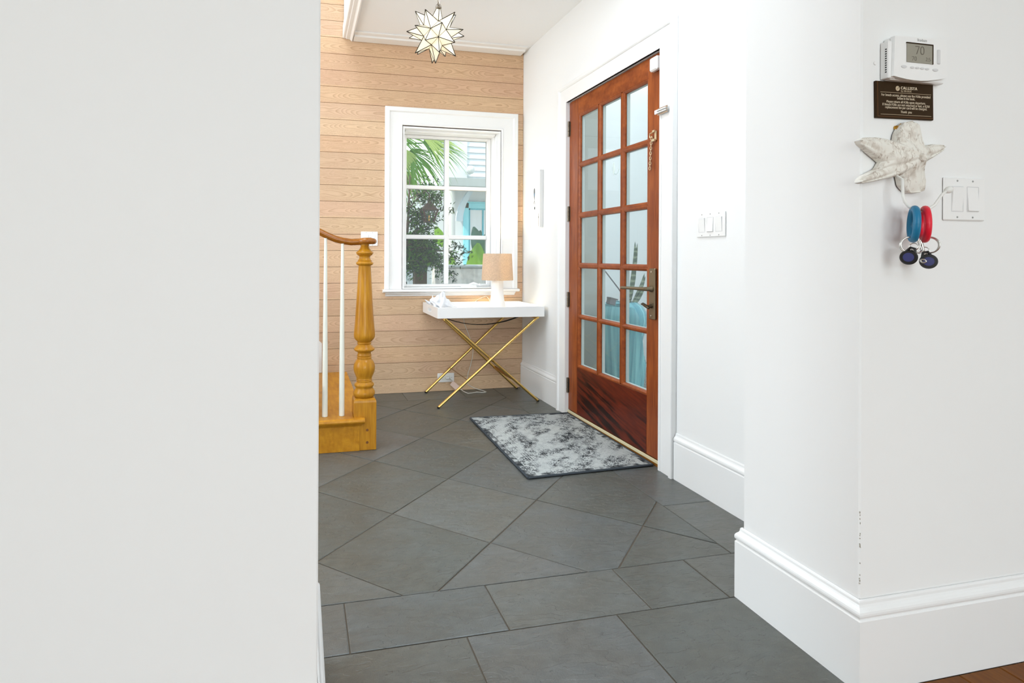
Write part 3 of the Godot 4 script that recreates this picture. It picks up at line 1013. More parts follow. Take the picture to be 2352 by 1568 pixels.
func build_door() -> void:
	# casing and jamb
	var b := mb()
	var cp := [Vector2(0.0, 0.001), Vector2(0.0, 0.017), Vector2(0.003, 0.020), Vector2(0.008, 0.021), Vector2(0.011, 0.018), Vector2(0.016, 0.0175), Vector2(0.092, 0.020), Vector2(0.095, 0.026), Vector2(0.101, 0.031), Vector2(0.119, 0.031), Vector2(0.122, 0.028), Vector2(0.122, 0.001)]
	# path in (d, y); offsets to the left of travel
	b.molding([Vector2(2.665, 0.0), Vector2(2.665, 2.187), Vector2(3.757, 2.187), Vector2(3.757, 0.0)], false, cp, V(1.825, 0, 0), Vector3.FORWARD, Vector3.UP, Vector3.LEFT)
	b.box(V(1.805, 0, 2.650), V(1.899, 2.187, 2.666))
	b.box(V(1.805, 0, 3.756), V(1.899, 2.187, 3.772))
	b.box(V(1.805, 2.187, 2.650), V(1.899, 2.202, 3.772))
	struct("trim_door", b, M.trim, "white casing and jamb around the wooden entry door", "door casing")
	b = mb()
	b.prism(PackedVector2Array([Vector2(1.826, 0.001), Vector2(1.826, 0.016), Vector2(1.838, 0.030), Vector2(1.91, 0.030), Vector2(1.91, 0.001)]), Vector3.ZERO, Vector3.RIGHT, Vector3.UP, Vector3.FORWARD, 2.667, 3.755)
	var th := struct("trim_threshold", b, M.sill_wood, "wooden threshold strip under the entry door", "threshold")
	b = mb()
	b.prism(PackedVector2Array([Vector2(1.824, 0.018), Vector2(1.827, 0.030), Vector2(1.8305, 0.033), Vector2(1.8305, 0.018)]), Vector3.ZERO, Vector3.RIGHT, Vector3.UP, Vector3.FORWARD, 2.668, 3.754)
	part("weather_strip", b, M.weatherstrip, th)
	# leaf
	var X0 := 1.831
	var X1 := 1.876
	var D0 := 2.670
	var D1 := 3.752
	var Y0 := 0.036
	var Y1 := 2.182
	var o := Node3D.new()
	o.name = "door_1"
	add_child(o, true)
	o.position = V(1.85, 0, 3.2)
	tag(o, "reddish wooden entry door with fifteen glass panes and bronze handle", "door", "", "structure")
	var cols := [[3.6057, 3.3633], [3.3287, 3.0913], [3.0527, 2.8182]]
	var rows := [[1.743, 2.0595], [1.4007, 1.7153], [1.0585, 1.370], [0.7093, 1.0308], [0.369, 0.6875]]
	for s in [[3.624, D1], [D0, 2.8075]]:
		b = mb(o)
		b.box(V(X0, Y0, s[0]), V(X1, Y1, s[1]), 0.0025)
		part("stile", b, M.mahogany_up, o)
	b = mb(o)
	b.box(V(X0 + 0.0006, 2.0715, 2.8077), V(X1, Y1 - 0.001, 3.6238), 0.002)
	part("top_rail", b, M.mahogany, o)
	b = mb(o)
	var P0 := V(X0 + 0.0006, Y0, 3.6238)
	b.box(V(X0 + 0.0008, Y0, 2.8077), V(X1, 0.355, 3.6238), 0.002)
	# (the streaked picture is laid over the board by its own uv)
	var br := part("bottom_rail", b, M.mahogany, o)
	b = mb(o)
	b.fan([V(X0 + 0.0004, Y0 + 0.002, 3.6225), V(X0 + 0.0004, Y0 + 0.002, 2.809), V(X0 + 0.0004, 0.3535, 2.809), V(X0 + 0.0004, 0.3535, 3.6225)], Vector3.LEFT, [Vector2(0, 1), Vector2(1, 1), Vector2(1, 0), Vector2(0, 0)])
	part("dark_veneer", b, M.mahogany_dark, br, "dark streaked lower board")
	# glazing bars
	for s in [[3.3313, 3.3607], [3.0553, 3.0887]]:
		b = mb(o)
		b.box(V(X0 + 0.003, 0.356, s[0]), V(X1 - 0.003, 2.071, s[1]), 0.006)
		part("glazing_bar", b, M.mahogany_up, o)
	for k in 4:
		var ya: float = rows[k + 1][1] + 0.002
		var yb: float = rows[k][0] - 0.002
		b = mb(o)
		b.box(V(X0 + 0.002, ya, 2.8077), V(X1 - 0.004, yb, 3.6238), 0.006)
		part("glazing_bar", b, M.mahogany, o)
	for r in rows:
		for c in cols:
			b = mb(o)
			b.box(V(1.8485, r[0] - 0.004, c[1] - 0.005), V(1.852, r[1] + 0.004, c[0] + 0.005))
			var p := part("pane", b, M.glass, o)
			# wooden bead round the pane
			b = mb(o)
			b.molding([Vector2(c[1], r[0]), Vector2(c[0], r[0]), Vector2(c[0], r[1]), Vector2(c[1], r[1])], true, [Vector2(-0.012, 0.0), Vector2(-0.012, 0.0165), Vector2(-0.006, 0.016), Vector2(0.003, 0.009), Vector2(0.005, 0.0)], V(1.8484, 0, 0), Vector3.FORWARD, Vector3.UP, Vector3.LEFT)
			part("bead", b, M.mahogany, p)
			b = mb(o)
			for e in [[c[1] - 0.004, c[1] + 0.004], [c[0] - 0.004, c[0] + 0.004]]:
				b.box(V(1.8525, r[0], e[0]), V(1.872, r[1], e[1]))
			b.box(V(1.8525, r[0] - 0.004, c[1]), V(1.872, r[0] + 0.004, c[0]))
			b.box(V(1.8525, r[1] - 0.004, c[1]), V(1.872, r[1] + 0.004, c[0]))
			part("spacer", b, M.spacer, p)
	# hinges on the left edge
	for y in [2.0, 1.405, 0.805, 0.205]:
		b = mb(o)
		b.box(V(1.8265, y - 0.05, 3.7525), V(1.8305, y + 0.05, 3.7555))
		b.tube([V(1.824, y - 0.052, 3.7535), V(1.824, y - 0.018, 3.7535)], 0.0078, 10)
		b.tube([V(1.824, y - 0.016, 3.7535), V(1.824, y + 0.016, 3.7535)], 0.0078, 10)
		b.tube([V(1.824, y + 0.018, 3.7535), V(1.824, y + 0.052, 3.7535)], 0.0078, 10)
		b.box(V(1.8305, y - 0.05, 3.735), V(1.8318, y + 0.05, 3.752))
		part("hinge", b, M.pewter, o)
	# handle set
	b = mb(o)
	b.box(V(1.8145, 0.772, 2.715), V(1.8308, 1.043, 2.768), 0.004)
	var pl := part("handle_plate", b, M.antique_light, o, "weathered bronze plate")
	for y in [0.79, 1.025]:
		b = mb(o)
		b.lathe([Vector2(0.0055, 0), Vector2(0.0055, 0.002), Vector2(0.0, 0.0032)], V(1.8145, y, 2.744), 10, Basis(Vector3(0, 0, 1), PI / 2))
		part("screw", b, M.steel, pl)
	b = mb(o)
	b.lathe([Vector2(0.017, 0), Vector2(0.017, 0.006), Vector2(0.0115, 0.012), Vector2(0.0105, 0.045), Vector2(0.009, 0.05), Vector2(0.0, 0.051)], V(1.8145, 0.934, 2.742), 16, Basis(Vector3(0, 0, 1), PI / 2))
	b.tube([V(1.772, 0.934, 2.736), V(1.768, 0.934, 2.76), V(1.769, 0.933, 2.83), V(1.770, 0.931, 2.91), V(1.771, 0.930, 2.965)], [0.0098, 0.0098, 0.0088, 0.0080, 0.0085], 12)
	part("lever_handle", b, M.antique_light, o, "bronze lever handle")
	b = mb(o)
	b.lathe([Vector2(0.011, 0), Vector2(0.011, 0.006), Vector2(0.007, 0.012), Vector2(0.006, 0.026), Vector2(0.0, 0.027)], V(1.8145, 0.842, 2.742), 14, Basis(Vector3(0, 0, 1), PI / 2))
	b.tube([V(1.786, 0.832, 2.722), V(1.786, 0.838, 2.735), V(1.785, 0.845, 2.752), V(1.785, 0.852, 2.775), V(1.787, 0.850, 2.792)], [0.005, 0.008, 0.009, 0.008, 0.004], 10)
	part("thumb_turn", b, M.antique, o, "bronze thumb turn")
	# security chain hanging from its clip, near the top of the latch stile
	b = mb(o)
	b.box(V(1.822, 1.722, 2.722), V(1.8308, 1.772, 2.736), 0.002)
	b.box(V(1.812, 1.764, 2.724), V(1.826, 1.776, 2.742), 0.002)
	b.box(V(1.812, 1.716, 2.724), V(1.826, 1.730, 2.746), 0.002)
	b.tube([V(1.815, 1.765, 2.738), V(1.813, 1.762, 2.762), V(1.813, 1.742, 2.764), V(1.815, 1.740, 2.742)], 0.0028, 6)
	var ch := part("chain_clip", b, M.pale_metal, o)
	for k in 13:
		b = mb(o)
		var yc := 1.738 - 0.0132 * k
		var lp := []
		for s in 9:
			var a := TAU * s / 8.0
			var q := Vector3(cos(a) * 0.0048, sin(a) * 0.0098, 0)
			lp.append(V(1.8205, yc, 2.758 + 0.0012 * k) + Basis(Vector3.UP, 0.9 if k % 2 else -0.75) * q)
		b.tube(lp, 0.0017, 5, false)
		part("chain_link", b, M.pale_metal, ch)
	# contact sensor at the top corner
	b = mb(o)
	b.box(V(1.800, 2.085, 2.685), V(1.8305, 2.158, 2.752), 0.007)
	part("contact_sensor", b, M.plate, o, "white plastic contact sensor")
	# clear adhesive hook stuck to the outside of the second pane of the middle column
	b = mb(o)
	var hk := []
	var rf := []
	for i in 9:
		var tt := i / 8.0
		var rr := sin(PI * clampf(tt, 0.02, 0.98))
		var row := PackedVector3Array()
		for k in 12:
			var a := TAU * k / 12.0
			row.append(V(1.858 + 0.004 * rr * cos(a), 1.60 + 0.085 * tt, 3.205 + 0.018 * rr * sin(a)))
		hk.append(row)
		rf.append(V(1.858, 1.60 + 0.085 * tt, 3.205))
	b.grid(hk, rf, true)
	b.tube([V(1.860, 1.612, 3.205), V(1.874, 1.610, 3.203), V(1.885, 1.620, 3.202), V(1.889, 1.640, 3.202)], 0.004, 8)
	part("adhesive_hook", b, M.clear_plastic, o, "clear adhesive hook on the glass")
	# chain keeper on the casing
	var kp := thing("chain_keeper", "small silver door chain keeper screwed to the white door casing", "door hardware", V(1.803, 1.85, 2.62))
	b = mb(kp)
	b.box(V(1.7915, 1.835, 2.578), V(1.7935, 1.870, 2.662), 0.0008)
	part("plate", b, M.steel, kp)
	b = mb(kp)
	b.box(V(1.782, 1.844, 2.585), V(1.7914, 1.850, 2.664), 0.0015)
	b.box(V(1.782, 1.856, 2.585), V(1.7914, 1.862, 2.664), 0.0015)
	b.box(V(1.784, 1.842, 2.656), V(1.7914, 1.864, 2.680), 0.002)
	part("slot_rail", b, M.plate, kp)

func build_stairs() -> void:
	var o := Node3D.new()
	o.name = "staircase"
	add_child(o, true)
	o.position = V(0.1, 0, 3.9)
	tag(o, "golden oak bottom stair with rounded nosing beside the newel post", "stairs")
	var b := mb(o)
	var nose := PackedVector2Array([Vector2(3.255, 0.166), Vector2(3.252, 0.174), Vector2(3.256, 0.184), Vector2(3.266, 0.19), Vector2(3.2878, 0.19), Vector2(3.2878, 0.158), Vector2(3.266, 0.158)])
	b.prism(nose, Vector3.ZERO, Vector3.FORWARD, Vector3.UP, Vector3.RIGHT, -0.30, 0.352)
	b.box(V(-0.30, 0.158, 3.2878), V(0.2915, 0.19, 3.419))
	b.box(V(-0.30, 0.158, 3.419), V(0.352, 0.19, 4.607))
	part("tread", b, M.oak, o)
	b = mb(o)
	b.prism(PackedVector2Array([Vector2(3.286, 0.140), Vector2(3.283, 0.146), Vector2(3.272, 0.152), Vector2(3.268, 0.158), Vector2(3.2876, 0.158), Vector2(3.2876, 0.140)]), Vector3.ZERO, Vector3.FORWARD, Vector3.UP, Vector3.RIGHT, -0.30, 0.336)
	part("cove_moulding", b, M.oak, o)
	b = mb(o)
	b.box(V(-0.30, 0.001, 3.2865), V(0.2915, 0.158, 3.31), 0.0005)
	b.box(V(0.2915, 0.001, 3.2865), V(0.3245, 0.158, 3.2878), 0.0005)
	part("stringer", b, M.oak, o)
	b = mb(o)
	b.box(V(0.318, 0.001, 3.43), V(0.335, 0.158, 4.606))
	part("riser", b, M.trim, o)
	for k in range(1, 5):
		var x := 0.335 - 0.27 * k
		b = mb(o)
		b.box(V(x - 0.32, 0.158 + 0.18 * k, 3.262), V(x + 0.022, 0.19 + 0.18 * k, 4.607), 0.006)
		part("tread", b, M.oak, o)
		b = mb(o)
		b.box(V(x - 0.018, 0.19 + 0.18 * (k - 1), 3.30), V(x, 0.158 + 0.18 * k, 4.606))
		b.box(V(x - 0.30, 0.001, 3.29), V(x - 0.019, 0.158 + 0.18 * k, 3.31))
		part("riser", b, M.trim, o)
	b = mb(o)
	b.prism(PackedVector2Array([Vector2(0.160, 0.192), Vector2(0.160, 0.42), Vector2(0.07, 0.50), Vector2(-1.0, 1.24), Vector2(-1.0, 0.95), Vector2(-0.11, 0.375), Vector2(0.0, 0.192)]), Vector3.ZERO, Vector3.RIGHT, Vector3.UP, Vector3.FORWARD, 4.594, 4.609)
	part("skirt_board", b, M.trim, o)
	# railing: newel post, hand rail, balusters
	var r := Node3D.new()
	r.name = "stair_railing"
	add_child(r, true)
	r.position = V(0.357, 0, 3.353)
	tag(r, "turned golden newel post with curved oak handrail and white balusters", "railing")
	var cx := 0.357
	var cd := 3.353
	b = mb(r)
	b.box(V(cx - 0.064, 0.001, cd - 0.0645), V(cx + 0.064, 0.272, cd + 0.0635), 0.002)
	# softened shoulders of the block
	var sh := []
	for k in 4:
		var a := k / 3.0 * PI / 2
		sh.append(Vector2(0.064 - 0.012 * (1 - cos(a)), 0.271 + 0.020 * sin(a)))
	for k in 3:
		var w0: float = sh[k].x
		var w1: float = sh[k + 1].x
		for s in [[1, 0], [-1, 0], [0, 1], [0, -1]]:
			var n := Vector3(s[0], 0, s[1])
			var tng := Vector3(-s[1], 0, s[0])
			var c := V(cx, 0, cd)
			b.face([c + n * w0 + tng * w0 + Vector3.UP * sh[k].y, c + n * w0 - tng * w0 + Vector3.UP * sh[k].y, c + n * w1 - tng * w1 + Vector3.UP * sh[k + 1].y, c + n * w1 + tng * w1 + Vector3.UP * sh[k + 1].y], c)
	b.box(V(cx - 0.052, 0.26, cd - 0.052), V(cx + 0.052, 0.2912, cd + 0.052))
	# turned shaft: (crop row, half width) measured off the photograph, 0.000828 m per step
	var prof := []
	var raw := [[1128, 50], [1118, 58], [1108, 70], [1098, 75], [1086, 76], [1074, 72], [1062, 63], [1054, 59], [1048, 60], [1042, 66], [1034, 69], [1026, 68], [1018, 60], [1012, 53], [1009, 53], [1005, 56], [1001, 55], [998, 51], [995, 55], [991, 54], [986, 53], [970, 60], [950, 69], [930, 74], [910, 75], [890, 72], [872, 63], [860, 55], [856, 50], [850, 50], [845, 52], [840, 51], [837, 47], [833, 50], [828, 51], [822, 47], [810, 46], [804, 50], [799, 64], [793, 70], [786, 73], [780, 70], [772, 62], [764, 56], [757, 48], [752, 45], [748, 49], [744, 51], [740, 49], [737, 46], [733, 50], [724, 60], [714, 68], [702, 73], [688, 74], [660, 72], [600, 67], [500, 60], [400, 54], [300, 48], [212, 43], [208, 44], [205, 52], [200, 58], [194, 61], [188, 60], [183, 54], [178, 48], [174, 50], [168, 45], [160, 39], [150, 37], [142, 41], [136, 50], [134, 55], [131, 52], [128, 58], [122, 61], [115, 59], [107, 50], [98, 40], [88, 33], [80, 31], [76, 27], [71, 30], [66, 31], [60, 30]]
	for q in raw:
		prof.append(Vector2(q[1] * 0.000828, 1.1 - (540.0 + q[0] * 0.3316 - 588.0) * 0.00251))
	b.lathe(prof, V(cx, 0, cd), 36)
	part("newel_post", b, M.oak_up, r)
	for y in [0.045, 0.115]:
		b = mb(r)
		b.lathe([Vector2(0.008, 0), Vector2(0.008, 0.001), Vector2(0.0, 0.0012)], V(cx + 0.012, y, cd - 0.0645), 10, Basis(Vector3.RIGHT, PI / 2))
		part("peg", b, M.peg, r, "dark wooden peg")
	b = mb(r)
	var path := [V(0.395, 1.190, cd), V(0.36, 1.189, cd), V(0.325, 1.184, cd), V(0.28, 1.1815, cd), V(0.235, 1.187, cd), V(0.19, 1.198, cd), V(0.148, 1.215, cd), V(0.10, 1.238, cd), V(0.04, 1.272, cd), V(-0.15, 1.395, cd), V(-0.9, 1.895, cd)]
	b.tube(path, 0.026, 16, true, 0.74)
	# flat rounded end cap over the newel
	b.lathe([Vector2(0.0, 0.0), Vector2(0.042, 0.0), Vector2(0.052, 0.004), Vector2(0.0565, 0.012), Vector2(0.0565, 0.021), Vector2(0.052, 0.029), Vector2(0.042, 0.034), Vector2(0.02, 0.037), Vector2(0.0, 0.0375)], V(cx + 0.012, 1.1705, cd), 32)
	part("handrail", b, M.oak_rail, r)
	for q in [[0.134, 1.202, 0.19], [0.229, 1.172, 0.19], [-0.02, 1.30, 0.37]]:
		b = mb(r)
		b.tube([V(q[0], q[2] + 0.001, cd - 0.01), V(q[0], q[2] + 0.3, cd - 0.01), V(q[0], q[2] + 0.62, cd - 0.01), V(q[0], q[1], cd - 0.01)], [0.0158, 0.0148, 0.0118, 0.0082], 16)
		part("baluster", b, M.baluster, r)
		
func build_table() -> void:
	var o := thing("tray_table", "white lacquered tray table on crossed brass legs under the window", "table", V(1.376, 0, 4.335))
	var x0 := 0.962
	var x1 := 1.790
	var d0 := 4.075
	var d1 := 4.600
	var y0 := 0.652
	var y1 := 0.7305
	var w := 0.012
	var b := mb(o)
	b.box(V(x0 + 0.001, y0 + 0.002, d0 + 0.001), V(x1 - 0.001, y0 + 0.012, d1 - 0.001))
	part("tray_base", b, M.lacquer, o)
	for s in [[d0, d0 + w], [d1 - w, d1]]:
		b = mb(o)
		b.box(V(x0, y0, s[0]), V(x1, y1, s[1]), 0.0015)
		part("tray_side", b, M.lacquer, o)
	for s in [[x0, x0 + w], [x1 - w, x1]]:
		# ends with a hand hole
		b = mb(o)
		b.box(V(s[0], y0, d0 + w), V(s[1], 0.679, d1 - w), 0.0)
		b.box(V(s[0], 0.704, d0 + w), V(s[1], y1, d1 - w), 0.0)
		b.box(V(s[0], 0.679, d0 + w), V(s[1], 0.704, 4.285), 0.0)
		b.box(V(s[0], 0.679, 4.405), V(s[1], 0.704, d1 - w), 0.0)
		part("tray_end", b, M.lacquer, o)
	# legs: two crossed frames, the front one at d 4.10, the back one at d 4.56
	var legs := [[V(1.020, 0.650, 4.09), V(1.762, 0.008, 4.128)], [V(1.752, 0.650, 4.105), V(0.975, 0.008, 4.088)], [V(1.062, 0.650, 4.535), V(1.755, 0.008, 4.555)], [V(1.690, 0.650, 4.555), V(0.985, 0.008, 4.572)]]
	for l in legs:
		b = mb(o)
		b.tube([l[0], (l[0] + l[1]) / 2, l[1]], 0.0100, 14)
		var lg := part("leg", b, M.gold, o)
		b = mb(o)
		b.lathe([Vector2(0.0, 0.0), Vector2(0.0095, 0.0), Vector2(0.0105, 0.004), Vector2(0.0105, 0.012), Vector2(0.0, 0.013)], V(l[1].x, 0.0005, -l[1].z), 14)
		part("foot_cap", b, M.rubber, lg)
	var on := func(l: Array, y: float) -> Vector3: return l[0].lerp(l[1], (0.650 - y) / 0.642)
	for y in [0.192]:
		for k in [0, 1]:
			b = mb(o)
			var pa: Vector3 = on.call(legs[k], y)
			var pb: Vector3 = on.call(legs[k + 2], y)
			b.bar(pa, pb, 0.004, 0.026, Vector3(1 if k == 0 else -1, 0.9, 0).normalized(), 0.001)
			part("brace", b, M.gold_dark, o)
	for k in [0, 1]:
		b = mb(o)
		b.tube([legs[k][0] + Vector3(0, -0.008, 0), legs[k + 2][0] + Vector3(0, -0.008, 0)], 0.0085, 12)
		part("top_bar", b, M.gold, o)
	for q in [[V(1.392, 0.327, 4.095), V(1.392, 0.327, 4.125)], [V(1.375, 0.360, 4.535), V(1.375, 0.360, 4.57)]]:
		b = mb(o)
		b.tube(q, 0.006, 10)
		part("pivot_pin", b, M.gold_dark, o)
	b = mb(o)
	var rows := []
	var refs := []
	for i in 17:
		var t := i / 16.0
		var x := lerpf(1.045, 1.705, t)
		var y := 0.574 + 0.068 * pow((x - 1.375) / 0.33, 2.0)
		rows.append(PackedVector3Array([V(x, y + 0.004, 4.285), V(x, y, 4.290), V(x, y - 0.004, 4.315), V(x, y, 4.34)]))
		refs.append(V(x, y + 1.0, 4.31))
	b.grid(rows, refs)
	part("strap", b, M.strap, o, "black fabric strap")

func build_lamp() -> void:
	var c := V(1.503, 0.6645, 4.33)
	var o := thing("table_lamp", "lit white lamp with linen drum shade on the tray table", "lamp", c)
	var b := mb()
	b.lathe([Vector2(0.0, 0.0), Vector2(0.078, 0.0), Vector2(0.079, 0.006), Vector2(0.074, 0.022), Vector2(0.066, 0.045), Vector2(0.060, 0.070), Vector2(0.054, 0.105), Vector2(0.049, 0.150), Vector2(0.0465, 0.20), Vector2(0.046, 0.245), Vector2(0.044, 0.268), Vector2(0.030, 0.276), Vector2(0.0, 0.277)], Vector3.ZERO, 36)
	part("base", b, M.lamp_glass, o)
	b = mb()
	b.tube([Vector3(0, 0.276, 0), Vector3(0, 0.33, 0)], 0.012, 12)
	part("socket", b, M.brass, o)
	b = mb()
	b.lathe([Vector2(0.0, 0.325), Vector2(0.015, 0.33), Vector2(0.030, 0.352), Vector2(0.032, 0.372), Vector2(0.024, 0.392), Vector2(0.0, 0.402)], Vector3.ZERO, 20)
	part("bulb", b, M.bulb, o)
	var l := OmniLight3D.new()
	l.name = "lamp_light"
	l.light_color = Color(1.0, 0.91, 0.74)
	l.light_energy = 0.30
	l.light_size = 0.03
	l.omni_range = 12.0
	l.omni_attenuation = 2.0
	l.shadow_enabled = true
	l.position = Vector3(0, 0.365, 0)
	o.add_child(l)
	# open-ended shade with a rolled rim
	b = mb()
	b.lathe([Vector2(0.1205, 0.256), Vector2(0.1235, 0.254), Vector2(0.1245, 0.257), Vector2(0.112, 0.4595), Vector2(0.1110, 0.4615), Vector2(0.1090, 0.4600)], Vector3.ZERO, 48)
	var inner := []
	for i in 49:
		pass
	b.lathe([Vector2(0.1208, 0.2565), Vector2(0.1092, 0.4598)], Vector3.ZERO, 48)
	part("lamp_shade", b, M.shade, o)
	b = mb()
	for k in 3:
		var a := TAU * k / 3.0
		b.tube([Vector3(0, 0.31, 0), Vector3(cos(a) * 0.118, 0.30, sin(a) * 0.118)], 0.0015, 6)
	part("spider", b, M.steel, o)
	# flex: over the back of the tray, down the planks, along the floor and up to the outlet
	b = mb(o)
	b.tube([V(1.50, 0.672, 4.41), V(1.52, 0.690, 4.55), V(1.525, 0.745, 4.596), V(1.50, 0.775, 4.605), V(1.44, 0.752, 4.605), V(1.36, 0.70, 4.606), V(1.305, 0.60, 4.604), V(1.312, 0.55, 4.602), V(1.335, 0.495, 4.60), V(1.372, 0.40, 4.598), V(1.387, 0.33, 4.597), V(1.384, 0.28, 4.597), V(1.366, 0.205, 4.597), V(1.345, 0.14, 4.597), V(1.336, 0.085, 4.597), V(1.345, 0.045, 4.592), V(1.40, 0.018, 4.575), V(1.455, 0.006, 4.53), V(1.470, 0.004, 4.487), V(1.44, 0.004, 4.478), V(1.391, 0.004, 4.50), V(1.345, 0.004, 4.482), V(1.31, 0.004, 4.475), V(1.292, 0.006, 4.53), V(1.272, 0.02, 4.565), V(1.235, 0.060, 4.585), V(1.205, 0.088, 4.585), V(1.185, 0.106, 4.578)], 0.0028, 7)
	part("flex", b, M.cord, o)
	b = mb(o)
	b.obox(Transform3D(Basis(Vector3(0, 0, 1), -0.72), V(1.224, 0.050, 4.570)), Vector3(0.036, 0.021, 0.0006))
	part("paper_tag", b, M.paper_tag, o, "pinkish paper tag on the flex")
	b = mb(o)
	b.box(V(1.150, 0.100, 4.572), V(1.186, 0.122, 4.5985), 0.006)
	part("plug", b, M.plate, o)
	# conch shell at the left end of the tray
	var s := thing("conch_shell", "white spiky conch shell at the left end of the tray table", "shell", V(1.03, 0.664, 4.25))
	b = mb(s)
	var rows := []
	var refs := []
	var A := V(0.945, 0.772, 4.27)
	var B := V(1.17, 0.712, 4.235)
	var ax := (B - A).normalized()
	var sd := ax.cross(Vector3.UP).normalized()
	var up := sd.cross(ax)
	for i in 33:
		var t := i / 32.0
		var r := 0.004 + 0.046 * pow(sin(PI * pow(t, 0.72)), 1.25) * (1.0 if t < 0.45 else lerpf(1.0, 0.62, (t - 0.45) / 0.55))
		r *= 1.0 + 0.16 * sin(t * 34.0) * (1.0 - t)
		var row := PackedVector3Array()
		for k in 36:
			var a := TAU * k / 36.0
			var kn := pow(maxf(0.0, cos(a * 3.0 + t * 3.0)), 5.0) * 0.85 * exp(-pow((t - 0.36) / 0.09, 2.0))
			kn += pow(maxf(0.0, cos(a * 5.0 - 1.2)), 4.0) * 0.45 * exp(-pow((t - 0.20) / 0.05, 2.0))
			kn += 0.10 * sin(a * 9.0 + t * 14.0)
			var flare := 0.5 * pow(maxf(0.0, cos(a - 4.4)), 3.0) * smoothstep(0.45, 0.75, t) * (1.0 - smoothstep(0.9, 1.0, t))
			row.append(A.lerp(B, t) + (sd * cos(a) + up * sin(a)) * (r * (1.0 + kn + flare)))
		rows.append(row)
		refs.append(A.lerp(B, t))
	b.grid(rows, refs, true)
	part("shell_body", b, M.shell, s)
	for q in [[V(1.022, 0.770, 4.25), V(1.032, 0.802, 4.25), V(1.037, 0.836, 4.25), 0.024], [V(0.972, 0.765, 4.26), V(0.968, 0.785, 4.26), V(0.964, 0.806, 4.26), 0.016], [V(0.94, 0.75, 4.26), V(0.922, 0.764, 4.25), V(0.903, 0.778, 4.25), 0.013]]:
		b = mb(s)
		b.tube([q[0], q[1], q[2]], [q[3], q[3] * 0.5, q[3] * 0.14], 10)
		part("spike", b, M.shell, s)

